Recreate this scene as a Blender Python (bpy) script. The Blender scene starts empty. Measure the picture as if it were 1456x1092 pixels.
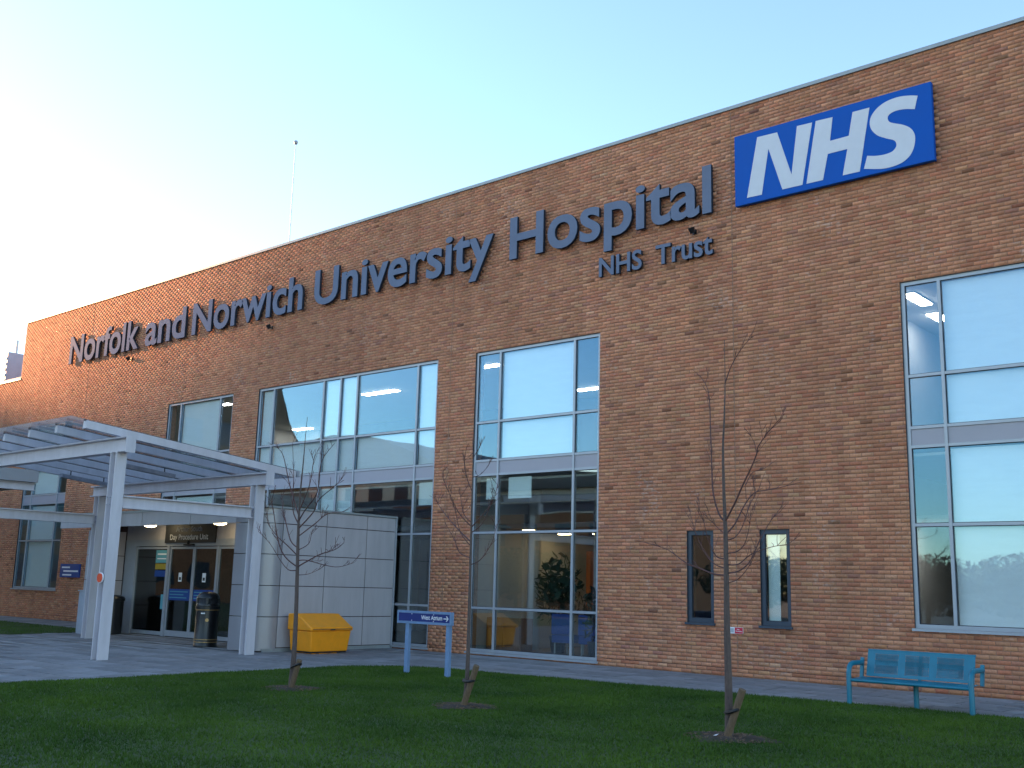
import bpy, bmesh, math, random
import numpy as np
from mathutils import Vector, Matrix
random.seed(7); RNG = np.random.default_rng(11)
S = bpy.context.scene; COL = S.collection
R = math.radians
# ------------------------------------------------------------------ camera
FPX, YAW, PITCH, ROLL = 1509.089, R(-41.0708), R(10.8199), R(1.49528)
CAM = Vector((0.0, -18.65, 1.57))
fw = Vector((math.sin(YAW)*math.cos(PITCH), math.cos(YAW)*math.cos(PITCH), math.sin(PITCH)))
rt0 = Vector((math.cos(YAW), -math.sin(YAW), 0)); up0 = rt0.cross(fw)
rt = rt0*math.cos(ROLL) + up0*math.sin(ROLL); up = up0*math.cos(ROLL) - rt0*math.sin(ROLL)
cd = bpy.data.cameras.new('camera'); cam = bpy.data.objects.new('camera', cd); COL.objects.link(cam)
m3 = Matrix((rt, up, -fw)).transposed()
cam.matrix_world = Matrix.Translation(CAM) @ m3.to_4x4()
cd.sensor_width = 36; cd.lens = 36*FPX/1456; cd.clip_start = .1; cd.clip_end = 3000
S.camera = cam
def ray(px, py): return fw + rt*((px-728)/FPX) + up*((546-py)/FPX)
def onY(px, py, y=0.0):
    d = ray(px, py); return CAM + d*((y-CAM.y)/d.y)
# ------------------------------------------------------------------ world, sun, exposure
SUN_EL, SUN_AZ = R(13.0), math.atan2(-.965, -.262)
w = bpy.data.worlds.new('World'); S.world = w; w.use_nodes = True
nt = w.node_tree; bg = nt.nodes['Background']
sk = nt.nodes.new('ShaderNodeTexSky'); sk.sky_type = 'NISHITA'; sk.sun_disc = False
sk.sun_elevation = SUN_EL; sk.sun_rotation = SUN_AZ; sk.altitude = 0
sk.air_density = 1.0; sk.dust_density = 0.35; sk.ozone_density = 1.9
nt.links.new(sk.outputs[0], bg.inputs[0]); bg.inputs[1].default_value = 0.15
sl = bpy.data.lights.new('sun', 'SUN'); sl.energy = 5.0; sl.angle = R(4.0); sl.color = (1, .52, .24)
so = bpy.data.objects.new('sun', sl); COL.objects.link(so)
sd = Vector((math.sin(SUN_AZ)*math.cos(SUN_EL), math.cos(SUN_AZ)*math.cos(SUN_EL), math.sin(SUN_EL)))
so.rotation_euler = sd.to_track_quat('Z', 'Y').to_euler(); so.location = (-60, -30, 40)
S.view_settings.view_transform = 'Standard'; S.view_settings.look = 'None'
S.view_settings.gamma = 1; S.view_settings.use_curve_mapping = False
S.view_settings.exposure = 1.82
S.render.engine = 'CYCLES'
S.cycles.max_bounces = 8; S.cycles.transparent_max_bounces = 24
# ------------------------------------------------------------------ materials
MAT = {}
def mat(name, col, rough=.7, var=0, scale=6, bump=0, bscale=40, metal=0, spec=.5, col2=None, emit=None, es=0, stretch=None):
    m = bpy.data.materials.new(name); m.use_nodes = True; t = m.node_tree; N = t.nodes; L = t.links
    b = N['Principled BSDF']; b.inputs['Roughness'].default_value = rough; b.inputs['Metallic'].default_value = metal
    b.inputs['Specular IOR Level'].default_value = spec
    b.inputs['Base Color'].default_value = (*col, 1)
    tc = N.new('ShaderNodeTexCoord'); src = tc.outputs['Object']
    if stretch:
        mp = N.new('ShaderNodeMapping'); mp.inputs['Scale'].default_value = stretch; L.new(src, mp.inputs[0]); src = mp.outputs[0]
    if var or col2:
        n = N.new('ShaderNodeTexNoise'); n.inputs['Scale'].default_value = scale; n.inputs['Detail'].default_value = 6; n.inputs['Roughness'].default_value = .65
        L.new(src, n.inputs['Vector'])
        r = N.new('ShaderNodeValToRGB'); L.new(n.outputs[0], r.inputs[0])
        c2 = col2 or tuple(c*(1-var) for c in col); c1 = col if col2 else tuple(min(1, c*(1+var)) for c in col)
        r.color_ramp.elements[0].position = .32; r.color_ramp.elements[1].position = .68
        r.color_ramp.elements[0].color = (*c2, 1); r.color_ramp.elements[1].color = (*c1, 1)
        L.new(r.outputs[0], b.inputs['Base Color'])
        mr = N.new('ShaderNodeMapRange'); mr.inputs[3].default_value = max(0, rough-.1); mr.inputs[4].default_value = min(1, rough+.12)
        L.new(n.outputs[0], mr.inputs[0]); L.new(mr.outputs[0], b.inputs['Roughness'])
    if bump:
        n2 = N.new('ShaderNodeTexNoise'); n2.inputs['Scale'].default_value = bscale; n2.inputs['Detail'].default_value = 5
        L.new(src, n2.inputs['Vector'])
        bp = N.new('ShaderNodeBump'); bp.inputs['Strength'].default_value = bump; bp.inputs['Distance'].default_value = .01
        L.new(n2.outputs[0], bp.inputs['Height']); L.new(bp.outputs[0], b.inputs['Normal'])
    if emit:
        b.inputs['Emission Color'].default_value = (*emit, 1); b.inputs['Emission Strength'].default_value = es
    MAT[name] = m; return m
def glass(name, base, tint=(.8, .88, .9), rough=.012, wob=.02, wscale=.9, gcol=(.93, .97, 1)):
    m = bpy.data.materials.new(name); m.use_nodes = True; t = m.node_tree; N = t.nodes; L = t.links
    N.remove(N['Principled BSDF']); out = N['Material Output']
    tr = N.new('ShaderNodeBsdfTransparent'); tr.inputs[0].default_value = (*tint, 1)
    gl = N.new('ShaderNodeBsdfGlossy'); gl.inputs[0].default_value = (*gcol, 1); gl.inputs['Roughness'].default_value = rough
    lw = N.new('ShaderNodeLayerWeight'); lw.inputs[0].default_value = .5
    fr = N.new('ShaderNodeMath'); fr.operation = 'POWER'; fr.inputs[1].default_value = 4.5; L.new(lw.outputs['Facing'], fr.inputs[0])
    ma = N.new('ShaderNodeMath'); ma.operation = 'MULTIPLY_ADD'; ma.inputs[1].default_value = 1-base; ma.inputs[2].default_value = base; ma.use_clamp = True
    L.new(fr.outputs[0], ma.inputs[0])
    mx = N.new('ShaderNodeMixShader'); L.new(ma.outputs[0], mx.inputs[0]); L.new(tr.outputs[0], mx.inputs[1]); L.new(gl.outputs[0], mx.inputs[2])
    if wob:
        tc = N.new('ShaderNodeTexCoord'); oi = N.new('ShaderNodeObjectInfo')
        ad = N.new('ShaderNodeVectorMath'); ad.operation = 'MULTIPLY_ADD'; ad.inputs[1].default_value = (37, 23, 51)
        cb = N.new('ShaderNodeCombineXYZ')
        for i in range(3): L.new(oi.outputs['Random'], cb.inputs[i])
        L.new(cb.outputs[0], ad.inputs[0]); L.new(tc.outputs['Object'], ad.inputs[2])
        n = N.new('ShaderNodeTexNoise'); n.inputs['Scale'].default_value = wscale; n.inputs['Detail'].default_value = 1
        L.new(ad.outputs[0], n.inputs['Vector'])
        bp = N.new('ShaderNodeBump'); bp.inputs['Strength'].default_value = wob; bp.inputs['Distance'].default_value = .2
        L.new(n.outputs[0], bp.inputs['Height']); L.new(bp.outputs[0], gl.inputs['Normal'])
    L.new(mx.outputs[0], out.inputs[0]); MAT[name] = m; return m
def brick_material():
    m = bpy.data.materials.new('facing_brick'); m.use_nodes = True; t = m.node_tree; N = t.nodes; L = t.links
    b = N['Principled BSDF']; b.inputs['Roughness'].default_value = .85; b.inputs['Specular IOR Level'].default_value = .25
    at = N.new('ShaderNodeAttribute'); at.attribute_name = 'tone'
    g = N.new('ShaderNodeNewGeometry')
    def noise(sc, det=4, mapscale=None):
        n = N.new('ShaderNodeTexNoise'); n.inputs['Scale'].default_value = sc; n.inputs['Detail'].default_value = det
        if mapscale:
            mp = N.new('ShaderNodeMapping'); mp.inputs['Scale'].default_value = mapscale; L.new(g.outputs['Position'], mp.inputs[0]); L.new(mp.outputs[0], n.inputs['Vector'])
        else: L.new(g.outputs['Position'], n.inputs['Vector'])
        return n
    n1 = noise(28, 5); mr = N.new('ShaderNodeMapRange'); mr.inputs[1].default_value = .3; mr.inputs[2].default_value = .7; mr.inputs[3].default_value = .86; mr.inputs[4].default_value = 1.13
    L.new(n1.outputs[0], mr.inputs[0])
    ns = noise(1.0, 5, (2.6, 1, .22)); ms = N.new('ShaderNodeMapRange'); ms.inputs[1].default_value = .35; ms.inputs[2].default_value = .65; ms.inputs[3].default_value = .88; ms.inputs[4].default_value = 1.07
    L.new(ns.outputs[0], ms.inputs[0]); mm_ = N.new('ShaderNodeMath'); mm_.operation = 'MULTIPLY'; L.new(mr.outputs[0], mm_.inputs[0]); L.new(ms.outputs[0], mm_.inputs[1]); mr = mm_
    vm = N.new('ShaderNodeVectorMath'); vm.operation = 'SCALE'; L.new(at.outputs['Color'], vm.inputs[0]); L.new(mr.outputs[0], vm.inputs['Scale'])
    # pale salt bloom with its own blotchy outline
    n2 = noise(1.0, 3); n3 = noise(9, 5, (1, 1, 2.2))
    mu = N.new('ShaderNodeMath'); mu.operation = 'MULTIPLY'; L.new(n2.outputs[0], mu.inputs[0]); L.new(n3.outputs[0], mu.inputs[1])
    cr = N.new('ShaderNodeMapRange'); cr.inputs[1].default_value = .345; cr.inputs[2].default_value = .43; cr.inputs[3].default_value = 0; cr.inputs[4].default_value = .3
    L.new(mu.outputs[0], cr.inputs[0])
    mx = N.new('ShaderNodeMix'); mx.data_type = 'RGBA'; mx.inputs[7].default_value = (.55, .5, .46, 1)
    L.new(cr.outputs[0], mx.inputs[0]); L.new(vm.outputs[0], mx.inputs[6]); L.new(mx.outputs[2], b.inputs['Base Color'])
    bp = N.new('ShaderNodeBump'); bp.inputs['Strength'].default_value = .25; bp.inputs['Distance'].default_value = .004
    n4 = noise(60, 4); L.new(n4.outputs[0], bp.inputs['Height']); L.new(bp.outputs[0], b.inputs['Normal'])
    MAT['brick'] = m
brick_material()
mat('mortar', (.30, .165, .11), .95, .25, 12, .4, 90)
mat('alu', (.36, .385, .43), .38, .06, 3, metal=.25)
mat('alu_dark', (.035, .05, .075), .45, .1, 4)
mat('spandrel', (.35, .335, .38), .42, .04, 1.2)
mat('gasket', (.02, .022, .03), .7)
mat('coping', (.30, .33, .34), .45, .12, 2, metal=.2)
mat('roof', (.10, .10, .10), .9, .2)
mat('blind', (.86, .87, .83), .8, .03, 2, .15, 300, stretch=(1, 1, 6))
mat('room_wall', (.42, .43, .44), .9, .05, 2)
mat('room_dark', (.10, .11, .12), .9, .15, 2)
mat('room_floor', (.16, .15, .14), .6, .15, 3)
mat('ceiling_tile', (.6, .6, .58), .9, .04, 3)
mat('orange_wall', (.55, .17, .05), .8, .1, 1.5)
mat('yellow_wall', (.30, .19, .05), .8, .1, 1.5)
mat('tube_light', (.9, .9, .85), .5, emit=(1, .96, .86), es=9)
mat('warm_light', (.9, .85, .7), .5, emit=(1, .70, .34), es=10)
mat('bulkhead_light', (.9, .85, .7), .5, emit=(1, .80, .45), es=5)
mat('steel_paint', (.54, .52, .565), .42, .09, 2.5, .05, 30, stretch=(2, 2, .4))
mat('steel_edge', (.28, .29, .33), .5, .2, 5)
mat('panel', (.41, .39, .41), .5, .09, 1.6, .03, 60, stretch=(2, 2, .35))
mat('column_clad', (.29, .29, .32), .35, .05, 1.6, metal=.3)
mat('joint', (.05, .03, .03), .9)
mat('sealant_strip', (.29, .165, .11), .9)
mat('letter', (.155, .185, .265), .8, .08, 2, spec=.12)
mat('letter_side_shade', (.03, .035, .05), .85, spec=.1)  # letter colour darkened for the side faces, shade put into the paint
mat('sign_blue', (.0, .085, .42), .6, .04, 2, spec=.2)
mat('sign_white', (.60, .62, .68), .5, .04, 3)
mat('sign_back', (.02, .03, .06), .6)
mat('navy', (.004, .02, .16), .4, .06, 8)
mat('pale_blue_paint', (.15, .25, .42), .45, .1, 9)
mat('print_white', (.8, .8, .82), .6)
mat('print_dim', (.38, .41, .45), .6)
mat('black_plastic', (.012, .013, .016), .32, .3, 9, .05, 60)
mat('black_board', (.018, .02, .025), .5, .1, 4)
mat('gold', (.42, .28, .13), .4, metal=.6)
mat('yellow_grp', (.95, .33, .006), .45, .08, 5, .08, 25, col2=(.82, .29, .007))
mat('teal', (.0, .15, .23), .4, .12, 6, .05, 40)
mat('red_orange', (.75, .09, .03), .4, .05, 20)
mat('red_print', (.55, .02, .05), .5)
mat('slab', (.205, .20, .205), .85, .34, 1.6, .25, 35)
for q_, f_ in (('slab_a', .84), ('slab_b', 1.14), ('slab_c', .95)): mat(q_, (.20*f_, .20*f_, .21*f_), .85, .24, 2.2, .25, 35)
mat('slab_joint', (.03, .027, .026), .95, .2, 8)
mat('soil', (.03, .019, .012), .95, .35, 12, .8, 30)
mat('chip', (.13, .08, .05), .9, .45, 40)
mat('bark', (.095, .066, .058), .85, .3, 22, .5, 70, stretch=(3, 3, .6))
mat('twig', (.10, .045, .042), .8, .25, 18)
mat('stake_wood', (.13, .085, .05), .85, .3, 16, .5, 60, stretch=(4, 4, .5))
mat('rubber', (.008, .008, .009), .6)
mat('lawn', (.045, .075, .012), .95, .3, .9, .8, 60, col2=(.026, .046, .010))
mat('grass', (.078, .138, .014), .65, .35, .55, spec=.15, col2=(.028, .066, .009))
mat('ground', (.045, .048, .045), .95, .25, .4)
mat('tarmac', (.05, .05, .052), .9, .2, 5, .4, 60)
mat('far_brick', (.36, .155, .075), .9, .2, 3)
mat('cream', (.85, .76, .60), .7, .06, 1)
mat('far_roof', (.085, .085, .08), .6, .15, .6)
mat('far_glass', (.05, .07, .09), .1)
mat('leaf_dark', (.028, .040, .016), .8, .4, 3)
mat('plant_leaf', (.016, .05, .036), .5, .3, 6)
mat('chair_blue', (.01, .06, .30), .7, .1, 9)
mat('wood', (.28, .11, .04), .6, .2, 6, stretch=(6, 6, .6))
mat('mat_brown', (.10, .06, .035), .95, .3, 20)
mat('cabinet', (.36, .38, .44), .5, .08, 4)
mat('teal_print', (.10, .33, .40), .6)
mat('yellow_print', (.34, .25, .02), .6)
mat('blue_print', (.006, .05, .24), .5)
mat('galv', (.45, .46, .47), .45, .1, 6, metal=.5)
mat('pole_white', (.8, .8, .8), .35)
glass('window_glass', .095, (.95, .97, .97), wob=.006, gcol=(.36, .70, 1))  # blue of the mirrored sky put into the reflection tint
glass('clear_glass', .12, (.90, .95, .95), wob=.008)
glass('door_glass', .08, (.62, .70, .70), wob=.04)
glass('canopy_glass', .04, (.95, .97, .97), rough=.06, wob=0)
# ------------------------------------------------------------------ mesh helpers
class MB:
    def __init__(s): s.v = []; s.f = []; s.mi = []; s.cur = 0
    def add(s, vs, fs):
        o = len(s.v); s.v += [tuple(p) for p in vs]; s.f += [tuple(i+o for i in f) for f in fs]; s.mi += [s.cur]*len(fs); return s
    def box(s, x0, x1, y0, y1, z0, z1):
        return s.add([(x0,y0,z0),(x1,y0,z0),(x1,y1,z0),(x0,y1,z0),(x0,y0,z1),(x1,y0,z1),(x1,y1,z1),(x0,y1,z1)],
                     [(3,2,1,0),(4,5,6,7),(0,1,5,4),(1,2,6,5),(2,3,7,6),(3,0,4,7)])
    def prism(s, poly, p0, p1, upv=(0,0,1)):
        p0 = Vector(p0); p1 = Vector(p1); d = (p1-p0).normalized(); u = Vector(upv); sd_ = d.cross(u).normalized(); u = sd_.cross(d)
        n = len(poly); vs = [p0+sd_*a+u*b for a, b in poly]+[p1+sd_*a+u*b for a, b in poly]
        fs = [(i, (i+1) % n, n+(i+1) % n, n+i) for i in range(n)]
        return s.add(vs, fs+[tuple(range(n))[::-1], tuple(range(n, 2*n))])
    def bar(s, p0, p1, wd, ht, upv=(0,0,1)):
        a, b = wd/2, ht/2; return s.prism([(-a,-b),(a,-b),(a,b),(-a,b)], p0, p1, upv)
    def ibeam(s, p0, p1, wd, ht, tf=.025, tw=.02, upv=(0,0,1)):
        a, b, c = wd/2, ht/2, tw/2
        return s.prism([(-a,-b),(a,-b),(a,-b+tf),(c,-b+tf),(c,b-tf),(a,b-tf),(a,b),(-a,b),(-a,b-tf),(-c,b-tf),(-c,-b+tf),(-a,-b+tf)], p0, p1, upv)
    def tube(s, pts, rad, n=8, cap=True):
        pts = [Vector(p) for p in pts]; o = len(s.v); k = len(pts)
        rad = rad if hasattr(rad, '__len__') else [rad]*k
        ref = None
        for i, p in enumerate(pts):
            d = (pts[min(i+1, k-1)]-pts[max(i-1, 0)]).normalized()
            if ref is None: ref = d.orthogonal().normalized()
            ref = (ref-d*ref.dot(d)).normalized(); b = d.cross(ref)
            s.v += [tuple(p+(ref*math.cos(2*math.pi*j/n)+b*math.sin(2*math.pi*j/n))*rad[i]) for j in range(n)]
        fs = [(o+i*n+j, o+i*n+(j+1) % n, o+(i+1)*n+(j+1) % n, o+(i+1)*n+j) for i in range(k-1) for j in range(n)]
        if cap: fs += [tuple(range(o, o+n))[::-1], tuple(range(o+(k-1)*n, o+k*n))]
        s.f += fs; s.mi += [s.cur]*len(fs); return s
    def lathe(s, prof, n=24, c=(0,0,0)):
        o = len(s.v)
        for r_, z in prof: s.v += [(c[0]+r_*math.cos(2*math.pi*j/n), c[1]+r_*math.sin(2*math.pi*j/n), c[2]+z) for j in range(n)]
        k = len(prof)
        fs = [(o+i*n+j, o+i*n+(j+1) % n, o+(i+1)*n+(j+1) % n, o+(i+1)*n+j) for i in range(k-1) for j in range(n)]
        fs += [tuple(range(o, o+n))[::-1], tuple(range(o+(k-1)*n, o+k*n))]
        s.f += fs; s.mi += [s.cur]*len(fs); return s
    def mesh(s, name, mats):
        me = bpy.data.meshes.new(name); me.from_pydata(s.v, [], s.f)
        for m in (mats if isinstance(mats, (list, tuple)) else [mats]): me.materials.append(MAT[m])
        if s.cur: me.polygons.foreach_set('material_index', s.mi)
        me.update(); return me
    def build(s, name, mats, parent=None, smooth=False, bevel=0, seg=1):
        me = s.mesh(name, mats)
        if smooth: me.polygons.foreach_set('use_smooth', [True]*len(me.polygons)); me.set_sharp_from_angle(angle=R(40))
        return put(name, me, parent, bevel, seg)
def put(name, me, parent=None, bevel=0, seg=1):
    o = bpy.data.objects.new(name, me); COL.objects.link(o)
    if parent: o.parent = parent; o.matrix_parent_inverse = Matrix.Translation(-parent.location) if parent.type == 'EMPTY' and not parent.parent else Matrix()
    if bevel:
        b = o.modifiers.new('bevel', 'BEVEL'); b.width = bevel; b.segments = seg; b.limit_method = 'ANGLE'; b.angle_limit = R(35)
    return o
def tag(o, label=None, cat=None, group=None, kind=None):
    if label: o['label'] = label
    if cat: o['category'] = cat
    if group: o['group'] = group
    if kind: o['kind'] = kind
    return o
def thing(name, label, cat, loc=(0,0,0), group=None):
    o = bpy.data.objects.new(name, None); COL.objects.link(o); o.location = loc; o.empty_display_size = .2
    return tag(o, label, cat, group)
def B(x0, x1, y0, y1, z0, z1): return MB().box(x0, x1, y0, y1, z0, z1)
def np_mesh(name, V, Fq, mats, tone=None, k=4):
    me = bpy.data.meshes.new(name); nf = len(Fq)
    me.vertices.add(len(V)); me.vertices.foreach_set('co', np.asarray(V, np.float32).ravel())
    me.loops.add(nf*k); me.loops.foreach_set('vertex_index', np.asarray(Fq, np.int32).ravel())
    me.polygons.add(nf); me.polygons.foreach_set('loop_start', np.arange(0, nf*k, k, dtype=np.int32))
    for m in mats: me.materials.append(MAT[m])
    if tone is not None:
        a = me.attributes.new('tone', 'FLOAT_COLOR', 'FACE'); a.data.foreach_set('color', np.asarray(tone, np.float32).ravel())
    me.update(calc_edges=True); me.validate(); return me
# ------------------------------------------------------------------ the ground
def sheet(name, pts, z, m, kind='structure'):
    me = bpy.data.meshes.new(name); me.from_pydata([(x, y, z) for x, y in pts], [], [tuple(range(len(pts)))]); me.materials.append(MAT[m]); me.update()
    o = bpy.data.objects.new(name, me); COL.objects.link(o); o['kind'] = kind; return o
sheet('ground', [(-1500,-1500),(1500,-1500),(1500,1500),(-1500,1500)], -.09, 'ground')
sheet('car_park', [(-140,-70),(30,-70),(30,-27.5),(-140,-27.5)], -.08, 'tarmac')
# lawn outlines (corner rounded towards the entrance)
arc = [(-14.2-1.75*math.sin(a)+0, -5.35+1.75*math.cos(a)) for a in np.linspace(0, math.pi/2, 8)]
LAWN = [(6, -2.75), (-4.5, -2.9)] + arc + [(-15.95, -27), (6, -27)]
LAWN2 = [(-29.3, -2.35), (-60, -1.6), (-60, -27), (-28.9, -27), (-28.9, -6)]
sheet('paving_bed', [(-62,-27.5),(8,-27.5),(8,0.2),(-62,0.2)], -.05, 'slab_joint')
def extrude_sheet(name, pts, z0, z1, m):
    n = len(pts); b = MB(); b.add([(x,y,z0) for x,y in pts]+[(x,y,z1) for x,y in pts], [tuple(range(n))[::-1], tuple(range(n,2*n))]+[(i,(i+1)%n,n+(i+1)%n,n+i) for i in range(n)])
    o = b.build(name, m); bm = bmesh.new(); bm.from_mesh(o.data); bmesh.ops.recalc_face_normals(bm, faces=bm.faces); bmesh.ops.triangulate(bm, faces=[f for f in bm.faces if len(f.verts) > 4]); bm.to_mesh(o.data); bm.free()
    o['kind'] = 'structure'; return o
extrude_sheet('lawn', LAWN, -.06, .012, 'lawn'); extrude_sheet('lawn', LAWN2, -.06, .012, 'lawn')
def inpoly(x, y, P):
    x = np.asarray(x); y = np.asarray(y); c = np.zeros(x.shape, bool); n = len(P)
    for i in range(n):
        x1, y1 = P[i]; x2, y2 = P[(i+1) % n]
        if y1 == y2: continue
        c ^= ((y1 > y) != (y2 > y)) & (x < (x2-x1)*(y-y1)/(y2-y1)+x1)
    return c
# paving: slabs in rows along the wall, broken bond; those the camera sees nearest are single objects
pav = bpy.data.objects.new('pavement', None); COL.objects.link(pav); pav['kind'] = 'structure'
slabs = []
sy = .60; sx = .60
yy = -.02; row = 0
while yy > -27:
    h = .45 if row % 3 else .60
    xx = -60 + (row % 2)*.3 + .1*(row % 3)
    while xx < 6:
        ln = .60 if (row % 3) else .75
        slabs.append((xx, yy-h, ln-.024, h-.024)); xx += ln
    yy -= h; row += 1
sl_ = np.array(slabs); cx = sl_[:,0]+sl_[:,2]/2; cy = sl_[:,1]+sl_[:,3]/2
full = np.ones(len(sl_), bool)
for ax in (.0, 1.0):
    for ay in (.0, 1.0):
        full &= ~inpoly(sl_[:,0]+ax*sl_[:,2], sl_[:,1]+ay*sl_[:,3], LAWN) | ~inpoly(cx, cy, LAWN)
keep = ~inpoly(cx, cy, LAWN) & ~inpoly(cx, cy, LAWN2) & (cy > -27) & ~((cx > -29) & (cx < -20.2) & (cy > -2.3))
sl_ = sl_[keep]; cx = cx[keep]; cy = cy[keep]
def view_px(x, y, z):
    dx, dy, dz = x-CAM.x, y-CAM.y, z-CAM.z
    wv = dx*fw.x+dy*fw.y+dz*fw.z
    return 728+FPX*(dx*rt.x+dy*rt.y+dz*rt.z)/wv, 546-FPX*(dx*up.x+dy*up.y+dz*up.z)/wv, wv
px, py, wv = view_px(cx, cy, 0.0)
vis = (wv > 1) & (px > 5) & (px < 1450) & (py < 1090)
score = np.where(vis, sl_[:,2]*sl_[:,3]/np.maximum(wv, .1)**3, 0)
order = np.argsort(-score); single = set(order[:300].tolist())
slab_me = {}
def slab_mesh(ln, h):
    kx = (round(ln, 3), round(h, 3), random.choice(['slab', 'slab_a', 'slab_b', 'slab_c']))
    if kx not in slab_me: slab_me[kx] = MB().box(0, ln, 0, h, -.05, 0).mesh('paving_slab', kx[2])
    return slab_me[kx]
Vs = []; Fs = []
for i, (a, b_, ln, h) in enumerate(sl_):
    z = random.uniform(-.003, .003)
    if i in single:
        o = bpy.data.objects.new('paving_slab', slab_mesh(ln, h)); COL.objects.link(o); o.parent = pav
        o.location = (a, b_, z); o.rotation_euler = (random.uniform(-.003,.003), random.uniform(-.003,.003), random.uniform(-.004,.004))
    else:
        o_ = len(Vs); Vs += [(a,b_,z),(a+ln,b_,z),(a+ln,b_+h,z),(a,b_+h,z),(a,b_,-.05),(a+ln,b_,-.05),(a+ln,b_+h,-.05),(a,b_+h,-.05)]
        Fs += [(o_,o_+1,o_+2,o_+3),(o_+4,o_+5,o_+1,o_),(o_+5,o_+6,o_+2,o_+1),(o_+6,o_+7,o_+3,o_+2),(o_+7,o_+4,o_,o_+3)]
me = np_mesh('far_paving', Vs, Fs, ['slab', 'slab_a', 'slab_b', 'slab_c']); me.polygons.foreach_set('material_index', np.repeat(RNG.integers(0, 4, len(Fs)//5), 5).astype(np.int32))
o = put('far_paving', me, pav); o['kind'] = 'stuff'
# grass blades
def blades(name, P, n_near, box, label):
    x = RNG.uniform(box[0], box[1], n_near); y = RNG.uniform(box[2], box[3], n_near)
    a, b_, d = view_px(x, y, .02)
    k = inpoly(x, y, P) & (d > 1) & (a > -120) & (a < 1580) & (b_ < 1180)
    x = x[k]; y = y[k]; n = len(x)
    x = x+RNG.normal(0, .012, n); y = y+RNG.normal(0, .02, n)
    patch = .5+.5*np.sin(x*1.7+np.sin(y*2.3)*1.4)*np.sin(y*1.9+1.2*np.sin(x*1.1))
    h = RNG.uniform(.018, .042, n)*(.75+.5*patch); wd = RNG.uniform(.004, .008, n)
    th = RNG.uniform(0, 2*np.pi, n); ln = RNG.normal(0, .5, (n, 2))
    c, s_ = np.cos(th)*wd, np.sin(th)*wd
    V = np.empty((n, 3, 3)); V[:,0] = np.c_[x-c, y-s_, np.full(n, .008)]; V[:,1] = np.c_[x+c, y+s_, np.full(n, .008)]
    V[:,2] = np.c_[x+ln[:,0]*h, y+ln[:,1]*h, .008+h]
    o = put(name, np_mesh(name, V.reshape(-1, 3), np.arange(3*n).reshape(-1, 3), ['grass'], k=3))
    return tag(o, label, 'grass', kind='stuff')
blades('grass', LAWN, 460000, (-16.4, -1.5, -15.6, -2.6), 'short dark green grass of the lawn in front of the hospital')
blades('grass', LAWN2, 60000, (-46, -28.6, -9, -1.6), 'dark strip of grass left of the entrance canopy')
# ------------------------------------------------------------------ hospital building
bld = thing('hospital_building', 'long red brick hospital building with tall grey framed windows', 'building')
XL, XR, XC, ZT, ZL = -62.0, 4.0, -42.4, 11.55, 9.225
OPEN = {  # x0, x1, z0, z1
    'E': (-41.15, -37.7, 1.05, 7.2), 'A': (-31.26, -27.61, 3.225, 7.2), 'B': (-26.3, -18.75, .075, 7.2), 'C': (-17.45, -13.68, .075, 7.2),
    'D': (-6.95, -3.0, 1.05, 7.2), 'N1': (-11.47, -10.86, .975, 2.775), 'N2': (-9.85, -9.23, .975, 2.775),
    'F': (-55, -48, 1.05, 7.2)}
rects = list(OPEN.values())
# backing wall (mortar) as boxes between the openings
xs = sorted({XL, XC, XR} | {r_[0] for r_ in rects} | {r_[1] for r_ in rects})
zs = sorted({-.1, ZL, ZT} | {r_[2] for r_ in rects} | {r_[3] for r_ in rects})
wm = MB()
for i in range(len(xs)-1):
    z_run = None
    for j in range(len(zs)-1):
        mx_, mz = (xs[i]+xs[i+1])/2, (zs[j]+zs[j+1])/2
        solid = not any(r_[0] < mx_ < r_[1] and r_[2] < mz < r_[3] for r_ in rects) and not (mx_ < XC and mz > ZL)
        if solid: z_run = (z_run[0], zs[j+1]) if z_run else (zs[j], zs[j+1])
        if z_run and (not solid or j == len(zs)-2):
            wm.box(xs[i], xs[i+1], .0016, .32, *z_run); z_run = None
wall = wm.build('wall', 'mortar', bld)
# bricks
PAL = np.array([(.515,.255,.142),(.49,.228,.124),(.455,.197,.106),(.43,.168,.092),(.375,.17,.105),(.335,.153,.108),(.545,.295,.175)])
PAL = (PAL.mean(0)*.22+PAL*.78)*np.array([1.04, .965, .95])
PW = np.array([.22,.27,.22,.14,.06,.03,.06])
def clump(x, z):
    return np.sin(x*.9+np.sin(z*1.3)*1.7)*np.sin(z*1.15+np.sin(x*.6)*2.1)+.6*np.sin(x*3.1+z*2.2+np.sin(z*3.))*np.sin(z*2.7-x*1.3)
br = []
for c in range(int(ZT/.075)):
    z0 = c*.075+.005; zc = z0+.0325
    x = XL+(.1125 if c % 2 else 0)
    cuts = sorted((r_[0], r_[1]) for r_ in rects if r_[2] < zc < r_[3])
    if zc < 3.1: cuts.append((-28.9, -20.0)); cuts.sort()
    xmin = XC+.0 if zc > ZL else -99
    while x < XR-.01:
        a, b_ = x, min(x+.215, XR); x += .225
        if b_ <= xmin: continue
        a = max(a, xmin)
        segs = [(a, b_)]
        for p, q in cuts:
            segs = [t for u, v in segs for t in ((u, min(v, p)), (max(u, q), v)) if t[1]-t[0] > .02] if (p < b_ and q > a) else segs
        for u, v in segs: br.append((u, v, z0))
br = np.array(br); nb = len(br)
cl = clump(br[:,0], br[:,2]); r_ = RNG.random(nb)
cum = np.cumsum(PW)
idx = np.clip(np.searchsorted(cum, np.clip(r_*.93 + .10*(-cl) , 0, .9999)), 0, 6)
tone = PAL[idx]*(1+RNG.normal(0, .07, (nb, 1)))*(1+RNG.normal(0, .025, (nb, 3)))
dark = RNG.random(nb) < .012; tone[dark] *= .55
yo = RNG.uniform(-.0005, .0005, nb)
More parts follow.
